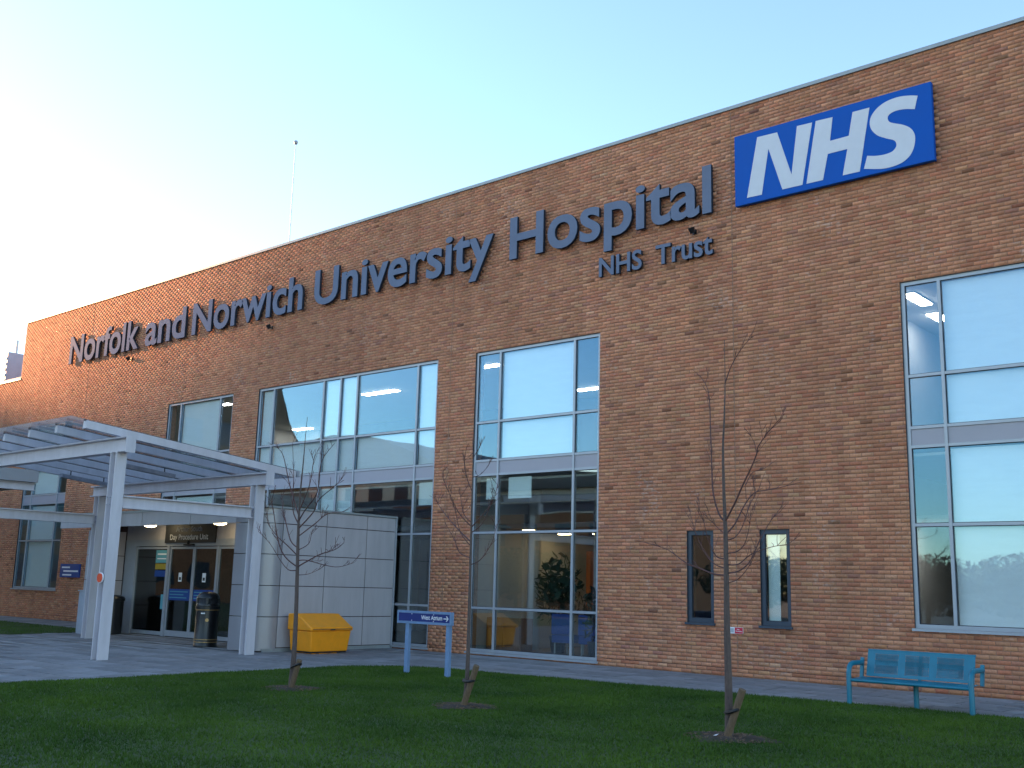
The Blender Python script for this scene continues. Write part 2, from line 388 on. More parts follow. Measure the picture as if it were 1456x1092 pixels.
lowf = .5*np.sin(br[:,0]*.31+1.3*np.sin(br[:,2]*.5))+.5*np.sin(br[:,0]*.83+br[:,2]*.9+2*np.sin(br[:,2]*.37+br[:,0]*.21)); tone *= (1+.09*lowf)[:,None]
# nearest bricks in view: objects of their own
bx_, by_, bw = view_px(br[:,0]*.5+br[:,1]*.5, 0.0, br[:,2]+.03)
vis = (bx_ > 1130) & (bx_ < 1452) & (by_ > 300) & (by_ < 985) & (br[:,1]-br[:,0] > .2) & ~((bx_ > 1195) & (by_ > 915))
one = np.argsort(np.where(vis, bw, 1e9))[:300]
ism = np.zeros(nb, bool); ism[one] = True
var_me = {}
def brick_mesh(ti, k):
    if (ti, k) not in var_me:
        V = [(0,0,0),(.215,0,0),(.215,0,.065),(0,0,.065),(0,.05,0),(.215,.05,0),(.215,.05,.065),(0,.05,.065)]
        Fq = [(0,1,2,3),(4,5,1,0),(5,6,2,1),(6,7,3,2),(7,4,0,3)]
        c = PAL[ti]*(.9+.1*k); var_me[(ti, k)] = np_mesh('brick', V, Fq, ['brick'], np.tile(np.append(c, 1), (5, 1)))
    return var_me[(ti, k)]
for i in one:
    o = bpy.data.objects.new('brick', brick_mesh(int(idx[i]), random.randrange(3))); COL.objects.link(o); o.parent = wall
    o.location = (br[i,0], yo[i], br[i,2])
rest = br[~ism]; yr = yo[~ism]; n = len(rest)
V = np.empty((n, 8, 3))
for k, (sx_, sy_, sz_) in enumerate([(0,0,0),(1,0,0),(1,0,1),(0,0,1),(0,1,0),(1,1,0),(1,1,1),(0,1,1)]):
    V[:,k,0] = np.where(sx_, rest[:,1], rest[:,0]); V[:,k,1] = np.where(sy_, .02, yr); V[:,k,2] = rest[:,2]+.065*sz_
Fq = (np.arange(n)[:,None,None]*8+np.array([(0,1,2,3),(4,5,1,0),(5,6,2,1),(6,7,3,2),(7,4,0,3)])[None]).reshape(-1, 4)
tn = np.repeat(np.c_[tone[~ism], np.ones(n)], 5, axis=0)
o = put('brickwork', np_mesh('brickwork', V.reshape(-1, 3), Fq, ['brick'], tn), wall); o['kind'] = 'stuff'
# movement joints in the brickwork
for X in (onY(1043, 480).x, -18.3, -36.9): B(X-.007, X+.007, -.0045, .01, .15, ZT-.05).build('movement_joint', 'sealant_strip', bld)
for a, b_ in ((-13.6, XR), (-18.7, -17.5), (XL, -29.4)): B(a, b_, -.0025, .004, .147, .154).build('damp_course', 'joint', bld)
# copings, roof, gable return
B(XC-.04, XR, -.035, .40, ZT, ZT+.075).build('coping', 'coping', bld)
B(XC-.04, XC+.0, .402, 14, ZT, ZT+.075).build('coping', 'coping', bld)
B(XL, XC-.002, -.035, .40, ZL, ZL+.075).build('coping', 'coping', bld)
B(XC, XC+.3, .322, 14, ZL, ZT-.002).build('gable_wall', 'mortar', bld)
B(XC+.3, XR, .322, 14, 10.9, 11.0).build('roof', 'roof', bld)
B(XL, XC, .322, 14, 8.8, 8.9).build('roof', 'roof', bld)
# storeys inside
for z0, z1, nm, mm in ((-.1, .02, 'interior_floor', 'room_floor'), (4.24, 4.5, 'interior_floor', 'room_floor'), (4.05, 4.1, 'interior_ceiling', 'ceiling_tile'), (7.42, 7.48, 'interior_ceiling', 'ceiling_tile')):
    B(XL, XR, .33, 7.5, z0, z1).build(nm, mm, bld)
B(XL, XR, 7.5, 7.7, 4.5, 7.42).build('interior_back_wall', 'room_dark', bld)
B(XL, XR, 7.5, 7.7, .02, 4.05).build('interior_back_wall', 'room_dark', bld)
B(XR-.2, XR, .33, 7.5, -.1, 10.9).build('end_wall', 'mortar', bld); B(XL, XL+.2, .33, 7.5, -.1, 8.8).build('end_wall', 'mortar', bld)
for X in (-46.5, -34.2, -26.9, -22.2, -18.1, -12.6, -8.2):
    for z0, z1 in ((.02, 4.05), (4.5, 7.42)):
        if X == -22.2 or (X in (-26.9, -18.1) and z0 > 1): continue
        B(X-.06, X+.06, .33, 7.5, z0, z1).build('partition_wall', 'room_wall', bld)
# windows
Zs = (7.2, 5.45, 4.52, 4.18, 2.81, 1.07)
def window(key, mull, trans, spandrel=True, fm='alu', blinds=(), clear_below=None, fw_=.07, sill=True, label=None):
    x0, x1, z0, z1 = OPEN[key]; y0, y1 = .035, .11
    b = MB(); f_ = fw_
    b.box(x0+.003, x0+f_, y0, y1, z0+.003, z1-.003); b.box(x1-f_, x1-.003, y0, y1, z0+.003, z1-.003)
    b.box(x0+f_, x1-f_, y0, y1, z1-f_, z1-.003); b.box(x0+f_, x1-f_, y0, y1, z0+.003, z0+f_)
    win = b.build('window', fm, bld)
    if label: win['label'] = label
    # dark sealant gap round the frame
    g = MB(); g.box(x0-.012, x0+.004, .002, y0+.03, z0, z1+.012); g.box(x1-.004, x1+.012, .002, y0+.03, z0, z1+.012); g.box(x0, x1, .002, y0+.03, z1-.004, z1+.012)
    g.build('sealant', 'gasket', win)
    cols = [x0+f_]+list(mull)+[x1-f_]; mw = .055
    for X in mull:
        B(X-mw/2, X+mw/2, y0-.012, y1, z0+f_, z1-f_).build('mullion', fm, win)
    rows = sorted([z for z in trans])
    for Z in rows:
        B(x0+f_, x1-f_, y0-.004, y1-.004, Z-.026, Z+.026).build('transom', fm, win)
    lv = [z0+f_]+rows+[z1-f_]
    for i in range(len(cols)-1):
        xa, xb = cols[i]+(mw/2 if i else 0), cols[i+1]-(mw/2 if i < len(cols)-2 else 0)
        for j in range(len(lv)-1):
            za, zb = lv[j]+(.026 if j else 0), lv[j+1]-(.026 if j < len(lv)-2 else 0)
            if spandrel and abs((za+zb)/2-4.35) < .12:
                B(xa+.004, xb-.004, .05, .075, za+.004, zb-.004).build('spandrel_panel', 'spandrel', win); continue
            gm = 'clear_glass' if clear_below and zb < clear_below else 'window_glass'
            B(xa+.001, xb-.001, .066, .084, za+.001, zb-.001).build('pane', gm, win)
            gk = MB(); t = .012
            gk.box(xa, xa+t, .058, .066, za, zb); gk.box(xb-t, xb, .058, .066, za, zb); gk.box(xa+t, xb-t, .058, .066, zb-t, zb); gk.box(xa+t, xb-t, .058, .066, za, za+t)
            gk.build('gasket', 'gasket', win)
    for (a, b_, za, zb) in blinds:
        nb_ = MB(); nb_.box(a, b_, .14, .146, za, zb); nb_.box(a, b_, .135, .155, za-.02, za)
        nb_.build('blind', 'blind', win)
    if sill: B(x0-.03, x1+.03, -.05, .05, z0-.045, z0+.0).build('sill', fm, win)
    return win
window('C', (-16.66, -14.41), (5.45, 4.52, 4.18, 2.81, 1.07), clear_below=4.3, blinds=[(-16.63, -14.44, 4.56, 7.12), (-17.1, -16.7, 3.62, 4.1), (-16.4, -15.7, 3.62, 4.1)], label='tall window with clear lower panes showing the lit lobby')
window('B', (-25.58, -23.29, -22.56, -21.86, -19.5), (5.45, 4.52, 4.18, 2.81, 1.07), clear_below=4.3,
       blinds=[(-26.2, -25.6, 4.56, 7.12), (-25.55, -23.3, 4.56, 5.43), (-23.27, -21.88, 4.56, 7.12), (-21.83, -19.52, 4.56, 5.43), (-19.47, -18.84, 4.56, 7.12), (-23.27, -21.88, 2.9, 4.1), (-19.4, -18.84, 3.55, 4.1)],
       label='widest window of the facade, partly behind the grey entrance porch')
window('A', (-30.53, -28.32), (5.45, 4.52, 4.18), clear_below=4.3, blinds=[(-30.5, -28.35, 4.56, 7.12), (-30.5, -28.35, 3.3, 4.1)], sill=False)
window('E', (-40.45, -38.4), (5.45, 4.52, 4.18, 2.81), blinds=[(-40.42, -38.43, 4.56, 7.12), (-40.42, -38.43, 1.12, 4.1)])
window('D', (-6.27, -3.7), (5.45, 4.52, 4.18, 2.81), blinds=[(-6.24, -3.73, 4.56, 7.12), (-6.24, -3.73, 1.12, 4.12)], label='large window at the right edge with white blinds down')
window('F', (-53, -50), (5.45, 4.52, 4.18, 2.81), blinds=[(-54.9, -50, 1.2, 4.1)])
for k in ('N1', 'N2'):
    x0, x1, z0, z1 = OPEN[k]
    wn = window(k, (), (), spandrel=False, fm='alu_dark', clear_below=9, fw_=.085, blinds=[] if k == 'N1' else [(x0+.1, x0+.34, z0+.1, z1-.1)])
    wn['label'] = 'narrow dark framed slit window, ' + ('left of the pair beside the young tree' if k == 'N1' else 'right of the pair, with a pale blind strip')
# lobby and offices behind the glass
B(-17.9, -12.7, 5.6, 5.7, .02, 4.0).build('lobby_wall', 'yellow_wall', bld)
for a, b_ in ((-20.2, -19.2), (-18.6, -17.9), (-17.4, -17.0)): B(a, b_, 5.4, 5.58, .02, 2.6).build('lobby_door_panel', 'orange_wall', bld)
for X in (-19.4, -17.6, -15.5): MB().lathe([(.17, .02), (.17, 4.04)], 20, (X, 2.6, 0)).build('lobby_column', 'room_wall', bld, smooth=True)
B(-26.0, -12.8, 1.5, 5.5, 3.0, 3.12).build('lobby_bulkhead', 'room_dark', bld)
lamps = [(-17.1, 1.75, 2.97, .34, .08, 'warm_light', 'small warm downlight on the left behind the lobby window'), (-17.3, 3.5, 2.97, .4, .14, 'warm_light', 'warm ceiling lamp deeper in the lobby behind the tall window'), (-16.3, 3.6, 2.97, .3, .12, 'warm_light', 'warm ceiling lamp at the right of the lobby window'),
         (-24.4, 3.15, 7.4, 1.5, .26, 'tube_light', 'long lit strip lamp in the widest upper window'), (-33.0, 6.9, 7.4, 1.0, .25, 'tube_light', 'short strip lamp in the left pane of the widest upper window'),
         (-18.9, 2.05, 7.4, .9, .22, 'tube_light', 'lit strip lamp at the left of the tall middle window'), (-18.6, 6.2, 7.4, .9, .25, 'tube_light', 'lit strip lamp seen in the right pane of the tall middle window'),
         (-30.6, 1.75, 7.4, .45, .2, 'tube_light', 'tiny lit lamp in the small window above the canopy'),
         (-7.35, 2.0, 7.4, .22, 1.0, 'tube_light', 'large lit strip lamp in the upper right edge window'), (-7.5, 3.6, 7.4, .25, .7, 'tube_light', 'second smaller lit lamp in the upper right edge window'),
         (-7.45, 3.2, 3.02, .7, .2, 'tube_light', 'lit strip lamp in the lower pane at the right edge'),
         (-43.6, 2.6, 4.02, .5, .2, 'tube_light', 'faint lit lamp behind the ground floor window at far left')]
B(-8.1, XR-.21, 2.0, 7.4, 3.06, 3.12).build('office_bulkhead', 'ceiling_tile', bld)
for x, y, z, a, b_, mm, lb in lamps:
    t = thing('ceiling_light', lb, 'ceiling light', (x, y, z), 'lit ceiling lamps inside')
    B(x-a/2-.03, x+a/2+.03, y-b_/2-.03, y+b_/2+.03, z, z+.03).build('housing', 'room_wall', t)
    B(x-a/2, x+a/2, y-b_/2, y+b_/2, z-.02, z-.001).build('diffuser', mm, t)
def chair(x, y, rz, label):
    t = thing('waiting_chair', label, 'chair', (0, 0, 0), 'blue waiting chairs in the lobby')
    def q(a, b_): return (x+a*math.cos(rz)-b_*math.sin(rz), y+a*math.sin(rz)+b_*math.cos(rz))
    def bx(a0, a1, b0, b1, z0, z1, nm, mm):
        m_ = MB(); m_.box(a0, a1, b0, b1, z0, z1); m_.v = [(*q(p[0], p[1]), p[2]+.02) for p in m_.v]; return m_.build(nm, mm, t, bevel=.015)
    bx(-.3, .3, -.3, .3, .28, .46, 'seat', 'chair_blue'); bx(-.3, .3, .2, .32, .47, .95, 'backrest', 'chair_blue')
    for a in (-.26, .22):
        for b_ in (-.26, .22): bx(a, a+.04, b_, b_+.04, 0, .279, 'leg', 'galv')
for i, (x, y, rz, lb) in enumerate([(-15.9, 1.9, 3.14, 'blue padded waiting chair at the left in the lobby window'), (-15.1, 1.9, 3.14, 'blue padded waiting chair in the middle of the lobby window'), (-14.2, 2.1, 3.0, 'blue padded waiting chair at the right in the lobby window')]): chair(x, y, rz, lb)
t = thing('sideboard', 'brown wooden sideboard behind the lobby glass', 'cabinet')
B(-18.0, -16.9, 1.3, 1.75, .02, .82).build('carcass', 'wood', t); B(-17.98, -17.46, 1.27, 1.299, .06, .78).build('door', 'wood', t); B(-17.44, -16.92, 1.27, 1.299, .06, .78).build('door', 'wood', t)
def leafy(name, label, cat, c, rx, rz_, n, size, m, stem_r=.03, pot=True):
    t = thing(name, label, cat, (c[0], c[1], c[2]))
    p = RNG.normal(0, .42, (n, 3)); p = p/np.maximum(1, np.linalg.norm(p, axis=1))[:,None]
    p = p*np.array([rx, rx, rz_])+np.array([c[0], c[1], c[2]+rz_*1.5])
    a = RNG.normal(0, size, (n, 3)); b_ = RNG.normal(0, size, (n, 3))
    Vv = np.stack([p-a, p+b_*.5, p+a, p-b_*.5], 1)
    put('foliage', np_mesh('foliage', Vv.reshape(-1, 3), np.arange(4*n).reshape(-1, 4), [m]), t)
    MB().tube([(c[0], c[1], c[2]), (c[0]+.02, c[1], c[2]+rz_*1.4)], [stem_r, stem_r*.6], 6).build('stem', 'bark', t)
    if pot: MB().lathe([(.16, .0), (.22, .4), (.2, .4)], 16, c).build('pot', 'black_plastic', t)
leafy('indoor_plant', 'tall leafy houseplant behind the lobby window glass', 'plant', (-16.55, 2.3, .02), .6, .95, 520, .075, 'plant_leaf')
leafy('indoor_plant', 'smaller houseplant at the right side of the lobby window', 'plant', (-14.35, .9, .02), .35, .65, 260, .07, 'plant_leaf')
# ------------------------------------------------------------------ lettering
def glyph(ch, bold):
    cu = bpy.data.curves.new('g', 'FONT'); cu.body = ch; cu.offset = bold; cu.resolution_u = 5
    o = bpy.data.objects.new('g', cu); COL.objects.link(o)
    dg = bpy.context.evaluated_depsgraph_get(); me = bpy.data.meshes.new_from_object(o.evaluated_get(dg))
    V = np.array([v.co for v in me.vertices]) if len(me.vertices) else np.zeros((0, 3)); Fc = [tuple(p.vertices) for p in me.polygons]
    bpy.data.objects.remove(o); bpy.data.curves.remove(cu); bpy.data.meshes.remove(me); return V, Fc
GC = {}
def G(ch, bold):
    if (ch, bold) not in GC:
        V, Fc = glyph(ch, bold); GC[(ch, bold)] = (V, Fc)
    return GC[(ch, bold)]
def adv(ch, bold):
    k = ('adv', ch, bold)
    if k not in GC:
        a = glyph('H'+ch+'H', bold)[0][:,0]; b_ = glyph('HH', bold)[0][:,0]; GC[k] = (a.max()-a.min())-(b_.max()-b_.min())
    return GC[k]
def remap(V, ch, cap, xh, xt):
    V = V.copy()
    if ch.islower():
        y = V[:,1]; top = cap*1.03
        V[:,1] = np.where(y <= 0, y, np.where(y <= xh, y*xt/xh, xt+(y-xh)*(top-xt)/max(top-xh, 1e-6)))
    return V
def word(txt, x0, x1, zb, cap, parent, depth, yf, bold=.019, xr=.74, name='letter', mats=('letter', 'letter_side_shade'), frame=None, rot=None):
    """raised letters between x0 and x1 with the baseline at zb, front at y = yf (facing -y)"""
    hv = G('H', bold)[0]; hc = hv[:,1].max()-bold; xv = G('x', bold)[0][:,1].max()-bold
    pen = 0; pos = []
    for ch in txt:
        pos.append(pen); pen += adv(ch, bold) if ch != ' ' else .3
    first = G(txt[0], bold)[0][:,0].min(); lastV = G(txt[-1], bold)[0][:,0].max()+pos[-1]
    sx_ = (x1-x0)/(lastV-first); sz_ = cap/hc
    for ch, p in zip(txt, pos):
        if ch == ' ': continue
        V, Fc = G(ch, bold); V = remap(V, ch, hc, xv, hc*xr)
        b = MB(); n_ = len(V)
        X = x0+(V[:,0]+p-first)*sx_; Z = zb+V[:,1]*sz_
        fr = [(X[i], yf, Z[i]) for i in range(n_)]; bk = [(X[i], yf+depth, Z[i]) for i in range(n_)]
        ed = {}
        for f_ in Fc:
            for i in range(len(f_)):
                e = (f_[i], f_[(i+1) % len(f_)]); ed[e] = ed.get(e, 0)+1
        b.add(fr, [f_ for f_ in Fc])
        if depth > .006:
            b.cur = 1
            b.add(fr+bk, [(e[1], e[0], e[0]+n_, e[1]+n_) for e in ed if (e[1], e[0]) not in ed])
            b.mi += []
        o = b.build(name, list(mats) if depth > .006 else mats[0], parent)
        if frame: o.data.transform(frame)
nm = thing('facade_lettering', 'raised dark blue grey letters spelling Norfolk and Norwich University Hospital on the brick', 'lettering')
LD, LY = .075, -.14
def shift(x, y): return x*(CAM.y-y)/(CAM.y)            # facade position seen at depth y
for tx, a, b_ in (('Norfolk', -38.53, -33.6), ('and', -33.15, -30.67), ('Norwich', -30.26, -24.5), ('University', -23.96, -16.99), ('Hospital', -16.45, -10.83)):
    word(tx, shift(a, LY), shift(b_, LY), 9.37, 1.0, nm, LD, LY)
nm2 = thing('facade_lettering', 'smaller raised dark letters reading NHS Trust below the word Hospital', 'lettering')
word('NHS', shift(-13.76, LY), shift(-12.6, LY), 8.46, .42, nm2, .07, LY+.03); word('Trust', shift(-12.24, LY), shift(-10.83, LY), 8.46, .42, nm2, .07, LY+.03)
# blue sign
sg = thing('hospital_sign', 'large blue rectangular sign with white slanted NHS letters on the upper wall', 'sign')
bb = MB(); bb.box(-10.2, -6.165, -.13, -.03, 9.335, 10.86); bb.build('panel', 'sign_blue', sg, bevel=.008)
for X in (-9.6, -8.2, -6.8): B(X-.04, X+.04, -.03, -.0, 9.5, 10.7).build('bracket', 'sign_back', sg)
def cat_rom(P, n=6):
    out = []
    for i in range(len(P)-1):
        p0 = P[max(i-1, 0)]; p1 = P[i]; p2 = P[i+1]; p3 = P[min(i+2, len(P)-1)]
        for k in range(n):
            t = k/n; out.append(tuple(.5*((2*p1[j])+(-p0[j]+p2[j])*t+(2*p0[j]-5*p1[j]+4*p2[j]-p3[j])*t*t+(-p0[j]+3*p1[j]-3*p2[j]+p3[j])*t**3) for j in (0, 1)))
    out.append(P[-1]); return out
NH = [(108,880),(178,462),(315,428),(415,720),(452,385),(556,360),(490,790),(352,822),(255,540),(210,858)]
HH = [(518,783),(582,350),(698,323),(680,487),(810,452),(836,288),(952,257),(886,698),(768,725),(800,543),(665,577),(632,757)]
SI = cat_rom([(1265,268),(1200,268),(1140,278),(1095,300),(1078,325),(1085,350),(1110,363),(1180,375),(1230,395),(1260,430),(1268,475),(1258,535),(1230,590),(1180,635),(1110,665),(1030,680),(915,680)])
SO = cat_rom([(937,590),(1000,590),(1060,580),(1110,560),(1135,530),(1138,505),(1120,482),(1070,470),(1010,450),(970,415),(955,375),(960,330),(985,285),(1030,240),(1090,205),(1160,182),(1230,174),(1285,175)])
for poly in (NH, HH, SI+SO):
    P = [onY(1040+a/4.853, 100+b_/4.853, -.134) for a, b_ in poly]
    bm = bmesh.new(); vs = [bm.verts.new((p.x, -.137, p.z)) for p in P]; f_ = bm.faces.new(vs)
    if f_.normal.y > 0: f_.normal_flip()
    ex = bmesh.ops.extrude_face_region(bm, geom=[f_]); bmesh.ops.translate(bm, vec=(0, .006, 0), verts=[v for v in ex['geom'] if isinstance(v, bmesh.types.BMVert)])
    bmesh.ops.triangulate(bm, faces=bm.faces); bmesh.ops.recalc_face_normals(bm, faces=bm.faces)
    me = bpy.data.meshes.new('letter'); bm.to_mesh(me); bm.free(); me.materials.append(MAT['sign_white']); put('letter', me, sg)
# spotlights below the letters
for X, lb in ((-33.92, 'small dark spotlight on the wall below the word Norfolk'), (-25.87, 'small dark spotlight on the wall below the word Norwich'), (-11.23, 'small dark spotlight on the wall above the word Trust')):
    t = thing('wall_spotlight', lb, 'spotlight', (X, -.05, 9.04), 'spotlights under the lettering')
    B(X-.045, X+.045, -.03, 0, 8.99, 9.09).build('wall_plate', 'black_plastic', t)
    MB().tube([(X, -.02, 9.04), (X, -.12, 9.02)], .018, 8).build('arm', 'black_plastic', t)
    MB().tube([(X-.0, -.10, 8.99), (X+.0, -.16, 9.10)], [.05, .075], 14).build('lamp_head', 'black_plastic', t)
# ------------------------------------------------------------------ entrance porch
PX0, PX1, PF, DP, PT, SOF = -29.0, -20.0, -4.2, -2.3, 3.2, 2.86
po = thing('entrance_porch', 'grey panelled entrance porch with glass doors projecting from the brick wall', 'porch')
yj = [0.0, -1.0, -2.27, -3.54]; zj = [.09, .77, 1.46, 2.16, 2.86, 3.2]
B(PX1-.28, PX1-.03, PF+.6, .0, .0, PT-.01).build('side_wall_core', 'joint', po)
for i in range(3):
    for j in range(5):
        B(PX1-.03, PX1, yj[i+1]+.011, yj[i]-.011-(0 if i else .05), zj[j]+.009, zj[j+1]-.009).build('wall_panel', 'panel', po)
B(PX1-.03, PX1+.01, -.05, .0, .0, PT).build('edge_trim', 'alu', po)
B(PX1-.03, PX1-.004, PF+.3, -.06, .0, .08).build('plinth', 'coping', po)
# rounded corner column
def qcol(z0, z1, name):
    cxx, cyy, r_ = PX1-.62, PF+.62, .62
    pts = [(PX1-.9, cyy-.62)]+[(cxx+r_*math.sin(a), cyy-r_*math.cos(a)) for a in np.linspace(0, math.pi/2, 9)]+[(PX1, -3.55), (PX1-.9, -3.55)]
    b = MB(); n_ = len(pts); b.add([(x, y, z0) for x, y in pts]+[(x, y, z1) for x, y in pts], [tuple(range(n_))[::-1], tuple(range(n_, 2*n_))]+[(i, (i+1) % n_, n_+(i+1) % n_, n_+i) for i in range(n_)])
    b.build(name, 'column_clad', po, smooth=True)
B(PX1-.88, PX1-.3, PF+.3, -3.57, 0, 2.85).build('column_core', 'joint', po)
for j in range(4): qcol(zj[j]+.008-(.07 if j == 0 else 0), zj[j+1]-.008, 'column_panel')
# left return wall of the recess
B(PX0-.3, PX0-.03, -3.3, 0, 0, PT-.01).build('side_wall_core', 'joint', po)
for j in range(4):
    B(PX0-.03, PX0, -3.3, DP-.05, zj[j]+.009, zj[j+1]-.009).build('wall_panel', 'panel', po)
    B(PX0-.32, PX0-.0, -3.33, -3.3, zj[j]+.009, zj[j+1]-.009).build('wall_panel', 'panel', po)
# fascia, soffit, roof
for k, (a, b_) in enumerate(((PX0-.3, -27.2), (-27.2, -25.0), (-25.0, -22.8), (-22.8, PX1-.9))):
    B(a+.01, b_-.01, PF, PF+.03, SOF, PT).build('fascia_panel', 'panel', po)
qcol(SOF+.006, PT, 'fascia_panel')
B(PX0-.3, PX1-.03, PF+.03, DP-.0, 3.06, 3.09).build('soffit', 'room_wall', po)
B(PX0-.35, PX1+.03, PF-.03, -.01, PT+.002, PT+.05).build('roof', 'coping', po)
B(PX0, PX1-.3, DP+.1, .005, 2.9, 2.94).build('lobby_ceiling', 'ceiling_tile', po)
B(PX0, PX1-.3, DP+.3, 0, 0.0, .015).build('lobby_floor', 'room_floor', po)
# glazed screen with sliding doors at y = DP
def xdoor(px): return onY(px, 850, DP).x
fx = [xdoor(188), xdoor(235), xdoor(271), xdoor(306), PX1-.5]
scr = MB(); scr.box(PX0, PX1-.31, DP-.02, DP+.12, 2.44, 2.62); scr.box(PX0, fx[0]-.03, DP-.02, DP+.1, 0, 2.439)
screen = scr.build('door_screen', 'alu', po)
B(PX0, PX1-.31, DP-.01, DP+.1, 2.622, 3.055).build('header_panel', 'panel', po)
for X, wd in ((fx[0], .07), (fx[1], .12), (fx[3], .07)): B(X-wd/2, X+wd/2, DP-.03, DP+.06, 0.0, 2.438).build('jamb', 'alu', screen)
def leaf(x0, x1, y, nm, slide):
    b = MB(); t = .06 if slide else .03
    b.box(x0, x0+t, y, y+.05, .02, 2.42); b.box(x1-t, x1, y, y+.05, .02, 2.42); b.box(x0+t, x1-t, y, y+.05, .02, .17 if slide else .12); b.box(x0+t, x1-t, y, y+.05, 2.36, 2.42)
    d = b.build(nm, 'alu', po)
    B(x0+t, x1-t, y+.018, y+.03, .17 if slide else .12, 2.36).build('pane', 'door_glass', d)
    return d, x0+t, x1-t, y+.014
dl, a0, a1, ay = leaf(fx[0]+.037, fx[1]-.062, DP, 'fixed_light', False)
d1, b0, b1, by = leaf(fx[1]+.064, fx[2]-.003, DP, 'sliding_door', True)
d2, c0, c1, cy_ = leaf(fx[2]+.003, fx[3]-.04, DP, 'sliding_door', True)
d3, e0, e1, ey = leaf(fx[3]+.037, PX1-.95, DP, 'fixed_light', False)
for d, x0, x1, y in ((d1, b0, b1, by), (d2, c0, c1, cy_)):
    B(x0+.02, x1-.02, y-.003, y, .98, 1.28).build('blue_band', 'blue_print', d)
    for zz, wdt in ((1.2, .9), (1.12, .7), (1.04, .85)): B(x0+.06, x0+(x1-x0)*wdt, y-.005, y-.003, zz, zz+.022).build('print_line', 'teal_print', d)
    B((x0+x1)/2-.1, (x0+x1)/2+.06, y-.003, y, 1.48, 1.72).build('notice', 'print_white', d); B((x0+x1)/2-.07, (x0+x1)/2+.03, y-.005, y-.003, 1.52, 1.6).build('notice_symbol', 'black_board', d)
B(a1-.58, a1-.03, ay-.003, ay, 1.98, 2.33).build('notice', 'teal_print', dl); B(a1-.5, a1-.05, ay-.005, ay-.003, 2.2, 2.24).build('notice_line', 'print_white', dl); B(a1-.5, a1-.05, ay-.005, ay-.003, 2.08, 2.11).build('notice_line', 'print_white', dl)
B(a1-.58, a1-.03, ay-.003, ay, 1.80, 1.96).build('notice', 'yellow_print', dl); B(a1-.58, a1-.03, ay-.003, ay, 1.60, 1.77).build('notice', 'blue_print', dl)
B(a1-.16, a1-.01, ay-.003, ay, .72, 1.12).build('notice', 'teal_print', dl); B(e1-.9, e1-.6, ey-.003, ey, .72, 1.2).build('notice', 'teal_print', d3)
# black name board over the doors
nb_ = thing('door_name_board', 'black board above the glass doors reading Arthur South Day Procedure Unit', 'sign')
xa, xb = onY(236, 750, DP-.06).x, onY(307, 750, DP-.06).x
B(xa, xb, DP-.06, DP-.012, 2.52, 3.05).build('board', 'black_board', nb_)
word('Arthur South', xa+(xb-xa)*.22, xa+(xb-xa)*.74, 2.83, .13, nb_, .004, DP-.066, bold=.008, mats=('print_dim',)); word('Day Procedure Unit', xa+(xb-xa)*.11, xa+(xb-xa)*.87, 2.61, .14, nb_, .004, DP-.066, bold=.008, mats=('print_white',))
t = thing('door_sensor', 'small black motion sensor under the door name board', 'sensor'); xm = onY(272, 770, DP).x
B(xm-.22, xm+.22, DP-.1, DP-.021, 2.445, 2.49).build('bar', 'black_plastic', t); MB().lathe([(.03, 0), (.05, .05), (.02, .1)], 12, (xm-.03, DP-.07, 2.49)).build('eye', 'black_plastic', t)
for px_, lb in ((214, 'glowing oval bulkhead lamp under the porch soffit, left one'), (313, 'glowing oval bulkhead lamp under the porch soffit, right one')):
    p = onY(px_, 744, DP-.55)
    t = thing('bulkhead_lamp', lb, 'lamp', (p.x, p.y, 3.06), 'bulkhead lamps over the doors')
    MB().lathe([(.2, 3.06), (.2, 3.02), (.17, 3.0)], 20, (p.x, p.y, 0)).build('base', 'galv', t, smooth=True)
    MB().lathe([(.17, 2.999), (.15, 2.955), (.08, 2.935), (.01, 2.93)], 20, (p.x, p.y, 0)).build('diffuser', 'bulkhead_light', t, smooth=True)
# ------------------------------------------------------------------ steel and glass canopy
ca = thing('entrance_canopy', 'pale grey steel frame canopy with sloping glass roof over the entrance', 'canopy')
FX, FY, RY, LX = -19.6, -7.95, -4.6, -26.45
def post(x, y, top):
    b = MB(); b.ibeam((x, y, 0), (x, y, top), .23, .23, .026, .02, (1, 0, 0)); b.build('post', 'steel_paint', ca)
post(FX, FY, 3.98); post(FX, RY, 3.62); post(LX, RY, 3.62); post(LX, FY, 3.98)
MB().ibeam((LX-.5, FY, 4.13), (FX+.42, FY, 4.13), .2, .30).build('cross_beam', 'steel_paint', ca); MB().ibeam((LX-.4, RY, 3.76), (FX+.42, RY, 3.76), .2, .27).build('cross_beam', 'steel_paint', ca)
for X in (FX, LX): MB().ibeam((X, FY+.14, 3.02), (X, RY-.14, 3.02), .18, .25).build('tie_beam', 'steel_paint', ca)
for X, y in ((FX+.415, FY), (FX+.415, RY)): B(X, X+.012, y-.105, y+.105, (3.96 if y == FY else 3.61), (4.29 if y == FY else 3.92)).build('end_plate', 'steel_paint', ca)
for X, y in ((FX, FY), (FX, RY), (LX, RY), (LX, FY)):
    bz = MB()
    for a in (-.06, .06):
        for z in (2.95, 3.09): bz.tube([(X+a, y-.116, z), (X+a, y-.132, z)], .014, 6); bz.tube([(X+a, y+.116, z), (X+a, y+.132, z)], .014, 6)
    bz.build('joint_bolts', 'steel_edge', ca)
Y0, Y1, ZA, ZB = -8.65, -3.55, 4.46, 3.97       # sloping glazing bars: centre heights at front and back
npur = 7; px_list = [FX-.12-1.17*i for i in range(npur)]
zl = lambda y: ZA+(ZB-ZA)*(y-Y0)/(Y1-Y0)
